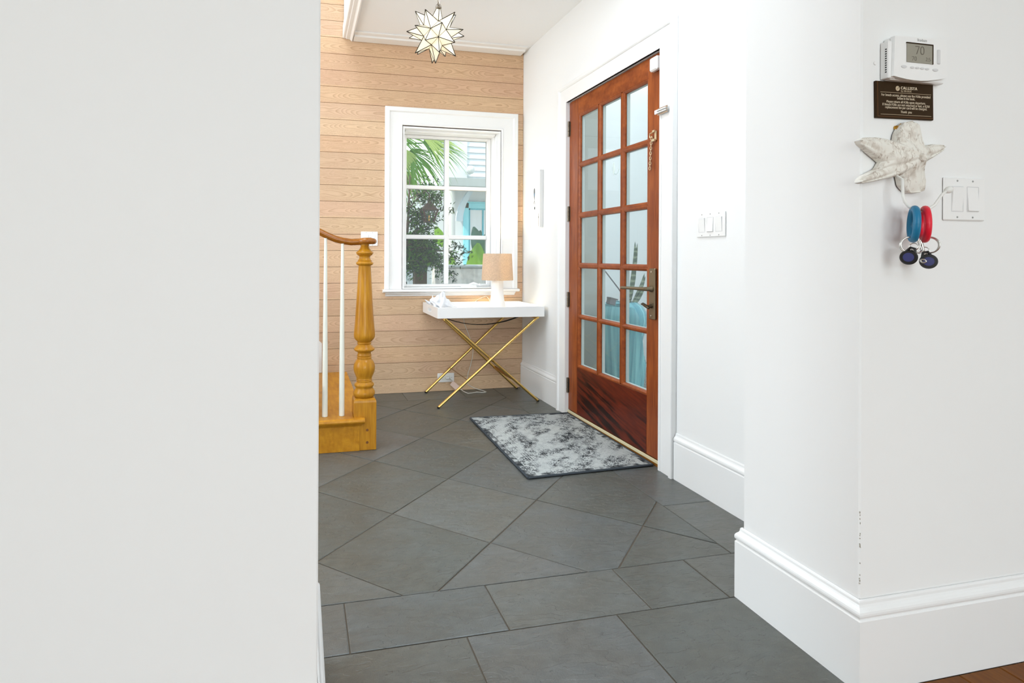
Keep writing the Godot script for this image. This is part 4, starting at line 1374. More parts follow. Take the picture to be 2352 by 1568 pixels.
func build_star() -> void:
	var c := V(0.660, 2.232, 2.87)
	var o := thing("star_pendant", "lit glass star pendant with many points hanging on a chain", "pendant light", c)
	# axes of the star as it hangs
	var ax := [Vector3(-0.0164, -0.0072, 0.9998), Vector3(-0.7096, 0.7045, -0.0065), Vector3(0.7044, 0.7096, 0.0167)]
	var R := 0.149
	var k2 := 1.0 + sqrt(2.0)
	var verts := []
	for i in 3:
		for s in 8:
			var q := Vector3(1 if s & 1 else -1, 1 if s & 2 else -1, 1 if s & 4 else -1)
			q[i] *= k2
			verts.append(q)
	var rin := 0.077 / Vector3(1, 1, k2).length()
	var T := func(q: Vector3) -> Vector3: return ax[0] * q.x + ax[1] * q.y + ax[2] * q.z
	for x in [-1, 0, 1]:
		for y in [-1, 0, 1]:
			for z in [-1, 0, 1]:
				var dir := Vector3(x, y, z)
				if dir == Vector3.ZERO:
					continue
				var dn := dir.normalized()
				var near_ := []
				var best := -9.0
				for q in verts:
					best = maxf(best, q.dot(dn))
				for q in verts:
					if q.dot(dn) > best - 0.01:
						near_.append(q)
				# order round the spike
				var e1: Vector3 = (near_[0] - dn * near_[0].dot(dn)).normalized()
				var e2 := dn.cross(e1)
				near_.sort_custom(func(p, q): return atan2(p.dot(e2), p.dot(e1)) < atan2(q.dot(e2), q.dot(e1)))
				var top := dn * R
				if T.call(dn).y > 0.98:
					continue
				var is_up: bool = x == 1 and y == 1 and z == 1
				var b := mb()
				var fr := mb()
				var N := near_.size()
				for i in N:
					var p0: Vector3 = near_[i] * rin
					var p1: Vector3 = near_[(i + 1) % N] * rin
					var t0 := top
					if is_up:   # the top point is cut off for the lamp holder
						b.face([T.call(p0), T.call(p1), T.call(p1.lerp(top, 0.66)), T.call(p0.lerp(top, 0.66))], Vector3.ZERO)
						fr.tube([T.call(p0), T.call(p0.lerp(top, 0.66))], 0.0019, 6)
						fr.tube([T.call(p0.lerp(top, 0.66)), T.call(p1.lerp(top, 0.66))], 0.0019, 6)
					else:
						b.face([T.call(p0), T.call(p1), T.call(t0)], Vector3.ZERO)
						fr.tube([T.call(p0), T.call(t0)], [0.0017, 0.0019], 6)
					fr.tube([T.call(p0), T.call(p1)], 0.0013, 6)
				if not is_up:
					fr.lathe([Vector2(0, -0.003), Vector2(0.0028, -0.0015), Vector2(0.0028, 0.0015), Vector2(0, 0.003)], T.call(top * 0.985), 8)
				var sp := part("glass_spike", b, M.star_glass, o)
				part("lead_edge", fr, M.came, sp)
	var b2 := mb()
	b2.lathe([Vector2(0, -0.028), Vector2(0.02, -0.02), Vector2(0.028, 0), Vector2(0.02, 0.02), Vector2(0.0, 0.028)], Vector3.ZERO, 16)
	part("bulb", b2, M.bulb, o)
	var l := OmniLight3D.new()
	l.name = "star_light"
	l.light_color = Color(1.0, 0.94, 0.82)
	l.light_energy = 0.012
	l.light_size = 0.03
	l.omni_range = 12.0
	l.omni_attenuation = 2.0
	l.shadow_enabled = true
	o.add_child(l)
	var hang: Vector3 = T.call(Vector3(1, 1, 1).normalized()) * 0.122 - Vector3(0, 0.121, 0)
	b2 = mb()
	b2.lathe([Vector2(0.0, 0.0), Vector2(0.013, 0.0), Vector2(0.014, 0.006), Vector2(0.006, 0.012), Vector2(0.005, 0.03), Vector2(0.0, 0.032)], hang + Vector3(0, 0.121, 0), 14)
	var lp := []
	for i in 15:
		var a := PI * i / 14.0
		lp.append(hang + Vector3(cos(a) * 0.014, 0.122 + sin(a) * 0.024, 0))
	b2.tube(lp, 0.0012, 6)
	part("lamp_holder", b2, M.pewter, o)
	b2 = mb()
	b2.tube([hang + Vector3(0.004, 0.15, 0), hang + Vector3(-0.003, 0.25, 0), hang + Vector3(0.003, 0.35, 0), Vector3(hang.x, 0.587, hang.z)], 0.0016, 6)
	part("wire", b2, M.steel, o)
	var link := mb()
	var pts := []
	for i in 13:
		var a := TAU * i / 12.0
		pts.append(Vector3(cos(a) * 0.0062, sin(a) * 0.0125, 0))
	link.tube(pts, 0.0016, 6, false)
	var lm := link.mesh(M.pewter)
	for i in 23:
		var li := MeshInstance3D.new()
		li.name = "chain_link"
		li.mesh = lm
		li.position = hang + Vector3(0, 0.158 + i * 0.0196, 0)
		li.rotation.y = 0.5 + (PI / 2 if i % 2 else 0.0)
		o.add_child(li, true)
	b2 = mb()
	b2.lathe([Vector2(0.0, 0.548), Vector2(0.02, 0.55), Vector2(0.05, 0.57), Vector2(0.055, 0.588), Vector2(0.0, 0.588)], Vector3(hang.x, 0, hang.z), 24)
	part("canopy", b2, M.pewter, o)

func text(s: String, h: float, m: Material, parent: Node3D, at: Vector3, called := "lettering", align := HORIZONTAL_ALIGNMENT_CENTER, width := 0.0, bold := 400) -> void:
	var t := TextMesh.new()
	var sf := SystemFont.new()
	sf.font_names = PackedStringArray(["Droid Sans"])
	sf.font_weight = bold
	t.font = sf
	t.text = s
	t.font_size = 64
	t.pixel_size = h / 46.0
	t.depth = 0.0004
	t.curve_step = 2.0
	t.horizontal_alignment = align
	var o := MeshInstance3D.new()
	o.name = called
	t.material = m
	o.mesh = t
	o.position = at
	if width > 0.0:
		var ab := t.get_aabb()
		if ab.size.x > 0.0001:
			o.scale.x = width / ab.size.x
	parent.add_child(o, true)

func switch_plate(label: String, gangs: int, size: Vector2, at: Vector3, turn: float, pitch: float) -> Node3D:
	var o := thing("light_switch", label, "light switch", at, turn, "white wall light switches")
	var b := mb()
	b.box(Vector3(-size.x / 2, -size.y / 2, 0), Vector3(size.x / 2, size.y / 2, 0.006), 0.0028)
	part("plate", b, M.plate, o)
	for g in gangs:
		var x := (g - (gangs - 1) / 2.0) * pitch
		var hw := pitch * 0.36
		b = mb()
		for s in [[-hw - 0.0015, -hw], [hw, hw + 0.0015]]:
			b.box(Vector3(x + s[0], -0.0335, 0.0055), Vector3(x + s[1], 0.0335, 0.0066))
		b.box(Vector3(x - hw, 0.0325, 0.0055), Vector3(x + hw, 0.0342, 0.0066))
		b.box(Vector3(x - hw, -0.0342, 0.0055), Vector3(x + hw, -0.0325, 0.0066))
		part("frame", b, M.canvas_side, o)
		b = mb()
		b.obox(Transform3D(Basis(Vector3.RIGHT, 0.07 if g % 2 == 0 else -0.07), Vector3(x, 0, 0.0055)), Vector3(hw - 0.001, 0.032, 0.0032), 0.001)
		part("rocker", b, M.plate, o)
		for y in [-0.0484, 0.0484]:
			b = mb()
			b.lathe([Vector2(0.0026, 0), Vector2(0.0026, 0.0008), Vector2(0.0, 0.0012)], Vector3(x, y, 0.0058), 10, Basis(Vector3.RIGHT, PI / 2))
			b.box(Vector3(x - 0.0022, y - 0.0004, 0.0066), Vector3(x + 0.0022, y + 0.0004, 0.0073))
			part("screw", b, M.grey_plastic, o)
	return o

func build_small_things() -> void:
	switch_plate("white double light switch on the cedar planks behind the handrail end", 2, Vector2(0.134, 0.113), V(0.526, 1.240, 4.6095), 0.0, 0.05)
	switch_plate("white triple light switch on the wall right of the door", 3, Vector2(0.191, 0.113), V(1.8245, 1.2525, 2.296), -PI / 2, 0.0565)
	# outlet low on the planks
	var o := thing("power_outlet", "white wall outlet low on the cedar planks behind the tray table", "outlet", V(1.1585, 0.110, 4.6095))
	var b := mb()
	b.box(Vector3(-0.0705, -0.037, 0), Vector3(0.0705, 0.037, 0.005), 0.0025)
	part("plate", b, M.plate, o)
	b = mb()
	b.box(Vector3(-0.036, -0.018, 0.004), Vector3(0.036, 0.018, 0.0065), 0.002)
	part("receptacle", b, M.baluster, o)
	for q in [[0.012, 0.004, 0.020, 0.0062], [0.012, -0.0065, 0.020, -0.0043], [0.024, -0.002, 0.028, 0.002]]:
		b = mb()
		b.box(Vector3(q[0], q[1], 0.0064), Vector3(q[2], q[3], 0.0067))
		part("slot", b, M.slot, o)
	for x in [-0.05, 0.05]:
		b = mb()
		b.lathe([Vector2(0.0026, 0), Vector2(0.0026, 0.0008), Vector2(0.0, 0.0012)], Vector3(x, 0, 0.0048), 10, Basis(Vector3.RIGHT, PI / 2))
		part("screw", b, M.grey_plastic, o)
	# narrow white canvas picture on the door wall, seen edge-on
	var p := thing("picture", "white canvas picture with small ink sketches beside the door", "picture", V(1.8245, 1.555, 4.285))
	b = mb(p)
	b.box(V(1.795, 1.332, 4.185), V(1.8235, 1.778, 4.385), 0.002)
	part("canvas", b, M.canvas, p)
	b = mb(p)
	b.box(V(1.7955, 1.333, 4.1835), V(1.823, 1.777, 4.185))
	part("canvas_edge", b, M.canvas_side, p)
	b = mb(p)
	var fish := PackedVector2Array()
	for i in 24:
		var a := TAU * i / 24.0
		fish.append(Vector2(4.292 + 0.017 * sin(a) * (0.6 + 0.4 * cos(a)), 1.595 + 0.05 * cos(a)))
	b.prism(fish, V(0, 0, 0), Vector3.FORWARD, Vector3.UP, Vector3.RIGHT, 1.7946, 1.7950)
	part("ink_sketch", b, M.ink, p)
	b = mb(p)
	b.prism(PackedVector2Array([Vector2(4.292, 1.552), Vector2(4.308, 1.515), Vector2(4.300, 1.52), Vector2(4.292, 1.54), Vector2(4.284, 1.52), Vector2(4.276, 1.515)]), V(0, 0, 0), Vector3.FORWARD, Vector3.UP, Vector3.RIGHT, 1.7946, 1.7950)
	part("ink_sketch", b, M.ink, p)
	b = mb(p)
	b.lathe([Vector2(0.0, 0), Vector2(0.012, 0.0003), Vector2(0.0, 0.0006)], V(1.7950, 1.487, 4.285), 14, Basis(Vector3(0, 0, 1), PI / 2))
	part("ink_sketch", b, M.ink, p)
	b = mb(p)
	b.box(V(1.7946, 1.335, 4.362), V(1.7950, 1.425, 4.367))
	part("ink_sketch", b, M.ink, p)
	b = mb(p)
	b.box(V(1.7946, 1.338, 4.206), V(1.7950, 1.440, 4.2115))
	b.box(V(1.7946, 1.405, 4.203), V(1.7950, 1.418, 4.2145))
	part("ink_sketch", b, M.ink, p)
	b = mb(p)
	b.box(V(1.7944, 1.580, 4.283), V(1.7946, 1.605, 4.300))
	part("blue_mark", b, M.ink_blue, p)
	# rug at the door
	var r := thing("door_rug", "small grey and white distressed rug in front of the door", "rug", V(1.46, 0.002, 3.24))
	b = mb(r)
	var A := V(1.122, 0, 3.772)
	var B := V(1.824, 0, 3.752)
	var C := V(1.812, 0, 2.722)
	var D := V(1.100, 0, 2.690)
	var h := Vector3(0, 0.011, 0)
	b.fan([A + h, B + h, C + h, D + h], Vector3.UP, [Vector2(0, 0), Vector2(1, 0), Vector2(1, 1), Vector2(0, 1)])
	part("pile", b, M.rug, r)
	b = mb(r)
	var q := [A, B, C, D]
	for i in 4:
		b.tube([q[i] + Vector3(0, 0.0075, 0), q[(i + 1) % 4] + Vector3(0, 0.0075, 0)], 0.0062, 8)
	b.face([A + h * 0.3, B + h * 0.3, C + h * 0.3, D + h * 0.3], V(1.46, 1, 3.2))
	part("bound_edge", b, M.rug_edge, r, "dark bound edge")

func build_hook_wall() -> void:
	# thermostat
	var o := thing("thermostat", "white wall thermostat with grey display above the brown sign", "thermostat", V(1.545, 1.612, 1.1995))
	var b := mb(o)
	b.box(V(1.452, 1.560, 1.176), V(1.475, 1.655, 1.199), 0.002)
	b.box(V(1.462, 1.558, 1.180), V(1.640, 1.664, 1.199), 0.003)
	part("back_plate", b, M.plate, o)
	b = mb(o)
	# front cover with a bowed lower edge
	var pl := PackedVector2Array([Vector2(1.462, 1.665), Vector2(1.630, 1.669), Vector2(1.632, 1.575)])
	for i in 9:
		var t := i / 8.0
		pl.append(Vector2(lerpf(1.630, 1.458, t), lerpf(1.570, 1.563, t) - 0.010 * sin(PI * t)))
	b.prism(pl, V(0, 0, 0), Vector3.RIGHT, Vector3.UP, Vector3.BACK, -1.180, -1.168)
	part("cover", b, M.plate, o)
	b = mb(o)
	b.box(V(1.498, 1.601, 1.1665), V(1.582, 1.650, 1.1675), 0.0004)
	part("display", b, M.lcd, o, "grey digital display")
	b = mb(o)
	b.box(V(1.4965, 1.6485, 1.1655), V(1.5835, 1.6515, 1.1675), 0.0003)
	b.box(V(1.581, 1.6005, 1.1655), V(1.5835, 1.651, 1.1675), 0.0003)
	part("display_rim", b, M.sign, o)
	text("70", 0.021, M.lcd_ink, o, V(1.540, 1.633, 1.1664) - o.position, "display_digits")
	text("70", 0.011, M.lcd_ink, o, V(1.522, 1.611, 1.1664) - o.position, "display_digits")
	text("2:5", 0.009, M.lcd_ink, o, V(1.567, 1.612, 1.1664) - o.position, "display_digits")
	text("Braeburn", 0.0065, M.grey_plastic, o, V(1.549, 1.660, 1.1678) - o.position, "lettering", HORIZONTAL_ALIGNMENT_CENTER, 0.030)
	b = mb(o)
	b.obox(Transform3D(Basis.IDENTITY, V(1.603, 1.622, 1.1675)), Vector3(0.005, 0.019, 0.0022), 0.002)
	part("side_button", b, M.canvas_side, o)
	for q in [[1.490, 0.009], [1.5165, 0.0065], [1.5325, 0.0065], [1.5485, 0.0065], [1.5645, 0.0065], [1.592, 0.009]]:
		b = mb(o)
		var ew: float = q[1]
		b.lathe([Vector2(ew, 0), Vector2(ew, 0.0012), Vector2(ew * 0.7, 0.0028), Vector2(0, 0.0032)], V(q[0], 1.588 - (q[0] - 1.54) * 0.01, 1.168), 16, Basis(Vector3.RIGHT, PI / 2).scaled_local(Vector3(1, 1, 0.42)))
		part("button", b, M.canvas_side, o)
	b = mb(o)
	for i in 11:
		b.box(V(1.4512, 1.575 + 0.0058 * i, 1.1815), V(1.4522, 1.578 + 0.0058 * i, 1.185))
	part("vent_holes", b, M.slot, o).set_meta("kind", "stuff")
	# small white screw cap on the wall to the left of the thermostat
	var scr := thing("wall_screw", "tiny white wall screw left of the thermostat", "screw", V(1.437, 1.603, 1.1995))
	b = mb()
	b.lathe([Vector2(0.005, 0), Vector2(0.0045, 0.002), Vector2(0.0, 0.003)], Vector3.ZERO, 14, Basis(Vector3.RIGHT, PI / 2))
	part("cap", b, M.plate, scr)
	# brown sign
	var s := thing("sign", "brown sign with beach access rules under the thermostat", "sign", V(1.5275, 1.511, 1.1995))
	s.rotation.z = 0.018
	b = mb()
	b.box(Vector3(-0.0945, -0.0475, 0), Vector3(0.0945, 0.0475, 0.006), 0.0012)
	part("panel", b, M.sign, s)
	b = mb()
	b.box(Vector3(-0.0895, -0.044, 0.0058), Vector3(-0.0888, 0.046, 0.0064))
	b.box(Vector3(-0.0895, -0.0435, 0.0058), Vector3(0.0935, -0.0428, 0.0062))
	part("edge_line", b, M.peg, s)
	for y in [0.0192, -0.0376]:
		b = mb()
		b.box(Vector3(-0.080, y - 0.0004, 0.006), Vector3(0.086, y + 0.0004, 0.0064))
		part("rule_line", b, M.sign_line, s)
	b = mb()
	b.lathe([Vector2(0.0065, 0), Vector2(0.0065, 0.0006), Vector2(0, 0.0007)], Vector3(-0.0245, 0.0305, 0.006), 20, Basis(Vector3.RIGHT, PI / 2))
	var em := part("emblem", b, M.sign_line, s)
	b = mb()
	b.bar(Vector3(-0.0272, 0.0280, 0.0068), Vector3(-0.0205, 0.0350, 0.0068), 0.0012, 0.0004)
	part("emblem_stroke", b, M.sign, em)
	text("CALLISTA", 0.0070, M.lettering, s, Vector3(0.0125, 0.0322, 0.0064), "lettering", HORIZONTAL_ALIGNMENT_CENTER, 0.054, 700)
	text("by 30A BLUE", 0.0032, M.sign_line, s, Vector3(0.0035, 0.0246, 0.0064), "lettering", HORIZONTAL_ALIGNMENT_CENTER, 0.034)
	var lines := [["For beach access, please use the FOBs provided", 0.0122, 0.160], ["below in the hook.", 0.0048, 0.058], ["Please return all FOBs upon departure.", -0.0046, 0.128], ["If Beach FOBs are not returned or lost, a $250", -0.0122, 0.155], ["replacement fee per card will be charged.", -0.0194, 0.137], ["Thank  you", -0.0298, 0.036]]
	for l in lines:
		text(l[0], 0.0058, M.lettering, s, Vector3(0.003, l[1], 0.0064), "lettering", HORIZONTAL_ALIGNMENT_CENTER, l[2])
	# double switch
	switch_plate("white double light switch right of the starfish hook", 2, Vector2(0.143, 0.115), V(1.7315, 1.2605, 1.1995), 0.0, 0.0535)
	starfish()
	key_fobs()

func arm(b: MB, A: Array, Bs: Array, tip_h: float, ctr: Vector2) -> void:
	# A, Bs: the two sides from valley to tip; a ridge runs from the centre to the tip
	var rows := []
	var refs := []
	var at := func(L: Array, t: float) -> Vector2:
		var s := t * (L.size() - 1)
		var i := mini(int(s), L.size() - 2)
		return L[i].lerp(L[i + 1], s - i)
	var N := 18
	for i in N + 1:
		var t := i / float(N)
		var a: Vector2 = at.call(A, t)
		var c: Vector2 = at.call(Bs, t)
		var m := (a + c) / 2
		m = ctr.lerp(m, smoothstep(0.0, 0.5, t)) if t < 0.5 else m
		var row := PackedVector3Array()
		var hm := lerpf(0.040, tip_h, t)
		row.append(V(a.x, a.y, 1.196))
		for k in 15:
			var s := k / 7.0 - 1.0
			var q: Vector2 = a.lerp(m, s + 1.0) if s < 0 else m.lerp(c, s)
			var e := absf(s)
			var h := hm * (1.0 - 0.55 * pow(e, 2.2))
			# the carved hollow inside the rim of each arm
			if t > 0.12 and t < 0.97:
				h -= 0.009 * smoothstep(0.84, 0.66, e) * smoothstep(0.12, 0.25, t) * smoothstep(0.93, 0.74, t)
			row.append(V(q.x, q.y, 1.196 - h))
		row.append(V(c.x, c.y, 1.196))
		rows.append(row)
		refs.append(V(m.x, m.y, 1.235))
	b.grid(rows, refs)

func starfish() -> void:
	var ctr := Vector2(1.545, 1.361)
	var o := thing("starfish_hook", "carved whitewashed wooden starfish hook under the brown sign", "wall hook", V(ctr.x, ctr.y, 1.199))
	var b := mb(o)
	var v12 := Vector2(1.484, 1.398)
	var v23 := Vector2(1.439, 1.347)
	var v34 := Vector2(1.497, 1.315)
	var v45 := Vector2(1.570, 1.349)
	var v51 := Vector2(1.565, 1.393)
	arm(b, [v12, Vector2(1.490, 1.423), Vector2(1.503, 1.444), Vector2(1.513, 1.452), Vector2(1.530, 1.4555)], [v51, Vector2(1.563, 1.424), Vector2(1.560, 1.447), Vector2(1.552, 1.453), Vector2(1.532, 1.4557)], 0.018, ctr)
	arm(b, [v23, Vector2(1.406, 1.368), Vector2(1.387, 1.380), Vector2(1.373, 1.389), Vector2(1.367, 1.397)], [v12, Vector2(1.453, 1.405), Vector2(1.422, 1.4085), Vector2(1.383, 1.4065), Vector2(1.368, 1.3995)], 0.020, ctr)
	arm(b, [v34, Vector2(1.446, 1.303), Vector2(1.407, 1.295), Vector2(1.380, 1.290), Vector2(1.369, 1.292)], [v23, Vector2(1.426, 1.329), Vector2(1.387, 1.312), Vector2(1.372, 1.302), Vector2(1.368, 1.294)], 0.020, ctr)
	arm(b, [v45, Vector2(1.573, 1.324), Vector2(1.583, 1.302), Vector2(1.582, 1.278), Vector2(1.560, 1.2725)], [v34, Vector2(1.504, 1.289), Vector2(1.515, 1.279), Vector2(1.528, 1.271), Vector2(1.556, 1.2715)], 0.018, ctr)
	arm(b, [v51, Vector2(1.604, 1.3995), Vector2(1.639, 1.4), Vector2(1.648, 1.398), Vector2(1.650, 1.3955)], [v45, Vector2(1.607, 1.366), Vector2(1.639, 1.383), Vector2(1.648, 1.391), Vector2(1.650, 1.3945)], 0.012, ctr)
	part("starfish", b, M.starfish, o)
	b = mb(o)
	b.lathe([Vector2(0.0105, 0), Vector2(0.0105, 0.003), Vector2(0.008, 0.0055), Vector2(0.0055, 0.0045), Vector2(0.0, 0.0052)], V(1.5385, 1.358, 1.158), 18, Basis(Vector3.RIGHT, PI / 2))
	part("button", b, M.starfish, o)
	b = mb(o)
	b.tube([V(1.484, 1.316, 1.185), V(1.474, 1.300, 1.158), V(1.468, 1.280, 1.152), V(1.466, 1.258, 1.150), V(1.470, 1.242, 1.148), V(1.480, 1.230, 1.146), V(1.496, 1.2235, 1.144), V(1.516, 1.222, 1.142), V(1.536, 1.226, 1.140), V(1.552, 1.236, 1.138), V(1.562, 1.250, 1.136), V(1.570, 1.262, 1.134), V(1.580, 1.271, 1.132)], 0.0034, 10)
	b.lathe([Vector2(0.0, -0.012), Vector2(0.006, -0.0095), Vector2(0.0085, -0.003), Vector2(0.0082, 0.004), Vector2(0.005, 0.009), Vector2(0.0, 0.011)], V(1.588, 1.2745, 1.131), 16, Basis(Vector3(0, 0, 1), -1.2))
	part("hook_rod", b, M.hook_white, o, "white metal hook with ball end")
	b = mb(o)
	b.lathe([Vector2(0.006, 0), Vector2(0.0055, 0.005), Vector2(0.003, 0.008), Vector2(0.0, 0.009)], V(1.503, 1.440, 1.199), 12, Basis(Vector3.RIGHT, PI / 2))
	b.tube([V(1.496, 1.436, 1.192), V(1.510, 1.449, 1.190)], 0.0016, 6)
	part("brass_nail", b, M.brass, o, "brass picture nail")

func torus(b: MB, c: Vector3, u: Vector3, w: Vector3, R: float, r: float, ry := 1.0) -> void:
	var rows := []
	var refs := []
	var nn := u.cross(w).normalized()
	for i in 41:
		var a := TAU * i / 40.0
		var d := u * cos(a) + w * (sin(a) * ry)
		var p := c + d * R
		var row := PackedVector3Array()
		for k in 12:
			var e := TAU * k / 12.0
			row.append(p + d.normalized() * (cos(e) * r) + nn * (sin(e) * r))
		rows.append(row)
		refs.append(p)
	b.grid(rows, refs, true)

func key_fobs() -> void:
	# horizontal sight line to the hook; the wristlets hang almost edge-on to it
	var view := Vector3(1.5, 0, -1.14).normalized()
	var rt := Vector3(-view.z, 0, view.x)
	for k in 2:
		var col: String = ["blue", "red"][k]
		var o := thing("key_fob", ["black beach key fob on a blue ring wristlet hanging from the hook", "black beach key fob on a red ring wristlet hanging from the hook"][k], "key fob", V([1.497, 1.523][k], 1.18, 1.14), 0.0, "beach key fobs on the starfish hook")
		var b := mb(o)
		var near_ := (-view * cos([0.17, 0.15][k]) + rt * sin([0.17, 0.15][k])).normalized()
		var cc := V([1.492, 1.522][k], 1.187, [1.143, 1.139][k])
		torus(b, cc, near_, (Vector3.UP + rt * [0.03, 0.0][k]).normalized(), 0.0385, 0.0082)
		part("wristlet", b, [M.blue_silicone, M.red_silicone][k], o, ["blue silicone ring", "red silicone ring"][k])
		b = mb(o)
		var rc := V([1.4745, 1.534][k], 1.134, [1.140, 1.138][k])
		torus(b, rc, (rt + view * 0.35 * [1, -1][k]).normalized(), Vector3.UP, 0.0195, 0.0016)
		torus(b, rc + Vector3(0, 0.0012, 0.0025), (rt + view * 0.35 * [1, -1][k]).normalized(), Vector3.UP, 0.0195, 0.0016)
		part("split_ring", b, M.steel, o)
		b = mb(o)
		var fc := V([1.4685, 1.529][k], [1.104, 1.094][k], [1.137, 1.135][k])
		var up2 := Vector3.UP.rotated(view, [0.35, -0.25][k])
		var tw: float = [-0.15, 0.1][k]
		var face_n := (-view + rt * tw).normalized()
		var side := up2.cross(face_n).normalized()
		var bs := Basis(side, face_n, side.cross(face_n))
		b.lathe([Vector2(0.0, -0.003), Vector2(0.016, -0.003), Vector2(0.0185, 0.0), Vector2(0.0165, 0.003), Vector2(0.0, 0.0036)], fc, 28, bs)
		b.tube([fc + up2 * 0.013 - side * 0.009, fc + up2 * 0.024 - side * 0.005, fc + up2 * 0.024 + side * 0.004, fc + up2 * 0.013 + side * 0.008], 0.0032, 8)
		var fb := part("fob", b, M.fob_black, o, "black teardrop fob")
		b = mb(o)
		b.lathe([Vector2(0.0112, 0.0034), Vector2(0.0108, 0.0040), Vector2(0.0, 0.0042)], fc, 24, bs)
		part("disc", b, M.fob_blue, fb)
		b = mb(o)
		torus(b, fc + up2 * 0.028, side, up2, 0.0085, 0.0012)
		part("small_ring", b, M.steel, o)
		if k == 0:
			b = mb(o)
			b.tube([V(1.504, 1.147, 1.137), V(1.508, 1.136, 1.136), V(1.511, 1.122, 1.135), V(1.500, 1.115, 1.135), V(1.485, 1.116, 1.136)], [0.003, 0.0042, 0.004, 0.0022, 0.0018], 8)
			part("swivel_clasp", b, M.steel, o)
		else:
			b = mb(o)
			torus(b, fc - side * -0.0 + Vector3(-0.022, 0.001, 0.004), rt, up2, 0.005, 0.0018, 0.8)
			part("key_tag_ring", b, M.steel, o)

# ---------------------------------------------------------------- outside the window
func build_garden() -> void:
	var b := mb()
	b.box(V(-8, -0.3, 4.9), V(14, -0.1, 20))
	b.box(V(6.5, -0.3, -2), V(14, -0.1, 4.9))
	struct("ground", b, M.ground, "sandy ground outside", "ground")
	# low garden wall
	var g := thing("garden_wall", "low stained white garden wall beyond the window", "garden wall", V(2.2, -0.1, 6.27))
	b = mb(g)
	b.box(V(1.43, -0.1, 6.2), V(3.6, 0.975, 6.34), 0.01)
	part("wall", b, M.garden_wall, g)
	b = mb(g)
	b.box(V(1.42, 0.976, 6.18), V(3.62, 1.012, 6.36), 0.012)
	part("coping", b, M.stucco, g)
	# pale fence to the left
	var fn := thing("fence", "pale blue board fence left of the garden wall", "fence", V(1.1, -0.1, 6.35))
	for i in 7:
		var x := 0.78 + 0.092 * i
		b = mb(fn)
		b.box(V(x, -0.1, 6.32 + 0.01 * (i % 2)), V(x + 0.087, 0.99 - 0.02 * (i % 2), 6.345 + 0.01 * (i % 2)), 0.004)
		part("board", b, M.fence, fn)
	b = mb(fn)
	b.box(V(0.76, 0.985, 6.30), V(1.17, 1.03, 6.38), 0.006)
	part("cap_rail", b, M.siding, fn)
	# post with cap, lantern on it
	var p := thing("gate_post", "brown wooden post with dark grey cap outside the window", "post", V(1.22, -0.1, 6.0))
	b = mb(p)
	b.box(V(1.157, -0.1, 5.94), V(1.286, 0.945, 6.06), 0.004)
	part("shaft", b, M.post, p)
	b = mb(p)
	for i in 9:
		var x := 1.1505 + 0.0154 * i
		b.box(V(x, 0.946, 5.93 + 0.003 * (i % 2)), V(x + 0.0145, 1.020, 6.07), 0.002)
	part("ribbed_cap", b, M.slate_cap, p)
	b = mb(p)
	b.box(V(1.165, 1.02, 5.95), V(1.275, 1.05, 6.05), 0.004)
	b.tube([V(1.22, 1.05, 6.0), V(1.22, 1.12, 6.0)], [0.03, 0.012], 10)
	part("finial", b, M.slate_cap, p)
	var l := thing("lantern", "copper lantern with tapered glass half hidden in the leaves", "lantern", V(1.27, 1.45, 5.78))
	b = mb(l)
	for s in [[-1, -1], [1, -1], [1, 1], [-1, 1]]:
		b.bar(V(1.27 + 0.04 * s[0], 1.458, 5.78 + 0.04 * s[1]), V(1.27 + 0.074 * s[0], 1.574, 5.78 + 0.074 * s[1]), 0.014, 0.014)
	b.box(V(1.22, 1.448, 5.73), V(1.32, 1.463, 5.83), 0.003)
	b.box(V(1.188, 1.572, 5.698), V(1.352, 1.584, 5.862), 0.003)
	b.lathe([Vector2(0.10, 0), Vector2(0.05, 0.05), Vector2(0.02, 0.07), Vector2(0.02, 0.10), Vector2(0.0, 0.11)], V(1.27, 1.584, 5.78), 4, Basis(Vector3.UP, PI / 4))
	b.tube([V(1.27, 1.68, 5.78), V(1.27, 1.74, 5.78), V(1.22, 1.80, 5.85), V(1.10, 1.82, 5.93)], 0.008, 6)
	part("frame", b, M.copper, l)
	b = mb(l)
	for s in [[-1, -1, 1, -1], [1, -1, 1, 1], [1, 1, -1, 1], [-1, 1, -1, -1]]:
		b.face([V(1.27 + 0.038 * s[0], 1.462, 5.78 + 0.038 * s[1]), V(1.27 + 0.038 * s[2], 1.462, 5.78 + 0.038 * s[3]), V(1.27 + 0.072 * s[2], 1.572, 5.78 + 0.072 * s[3]), V(1.27 + 0.072 * s[0], 1.572, 5.78 + 0.072 * s[1])], V(1.27, 1.52, 5.78))
	part("glass", b, M.glass, l)
	b = mb(l)
	b.tube([V(1.27, 1.463, 5.78), V(1.27, 1.52, 5.78)], 0.008, 8)
	part("burner", b, M.brass, l)
	neighbour()
	shrub()
	palm()
	strelitzia()

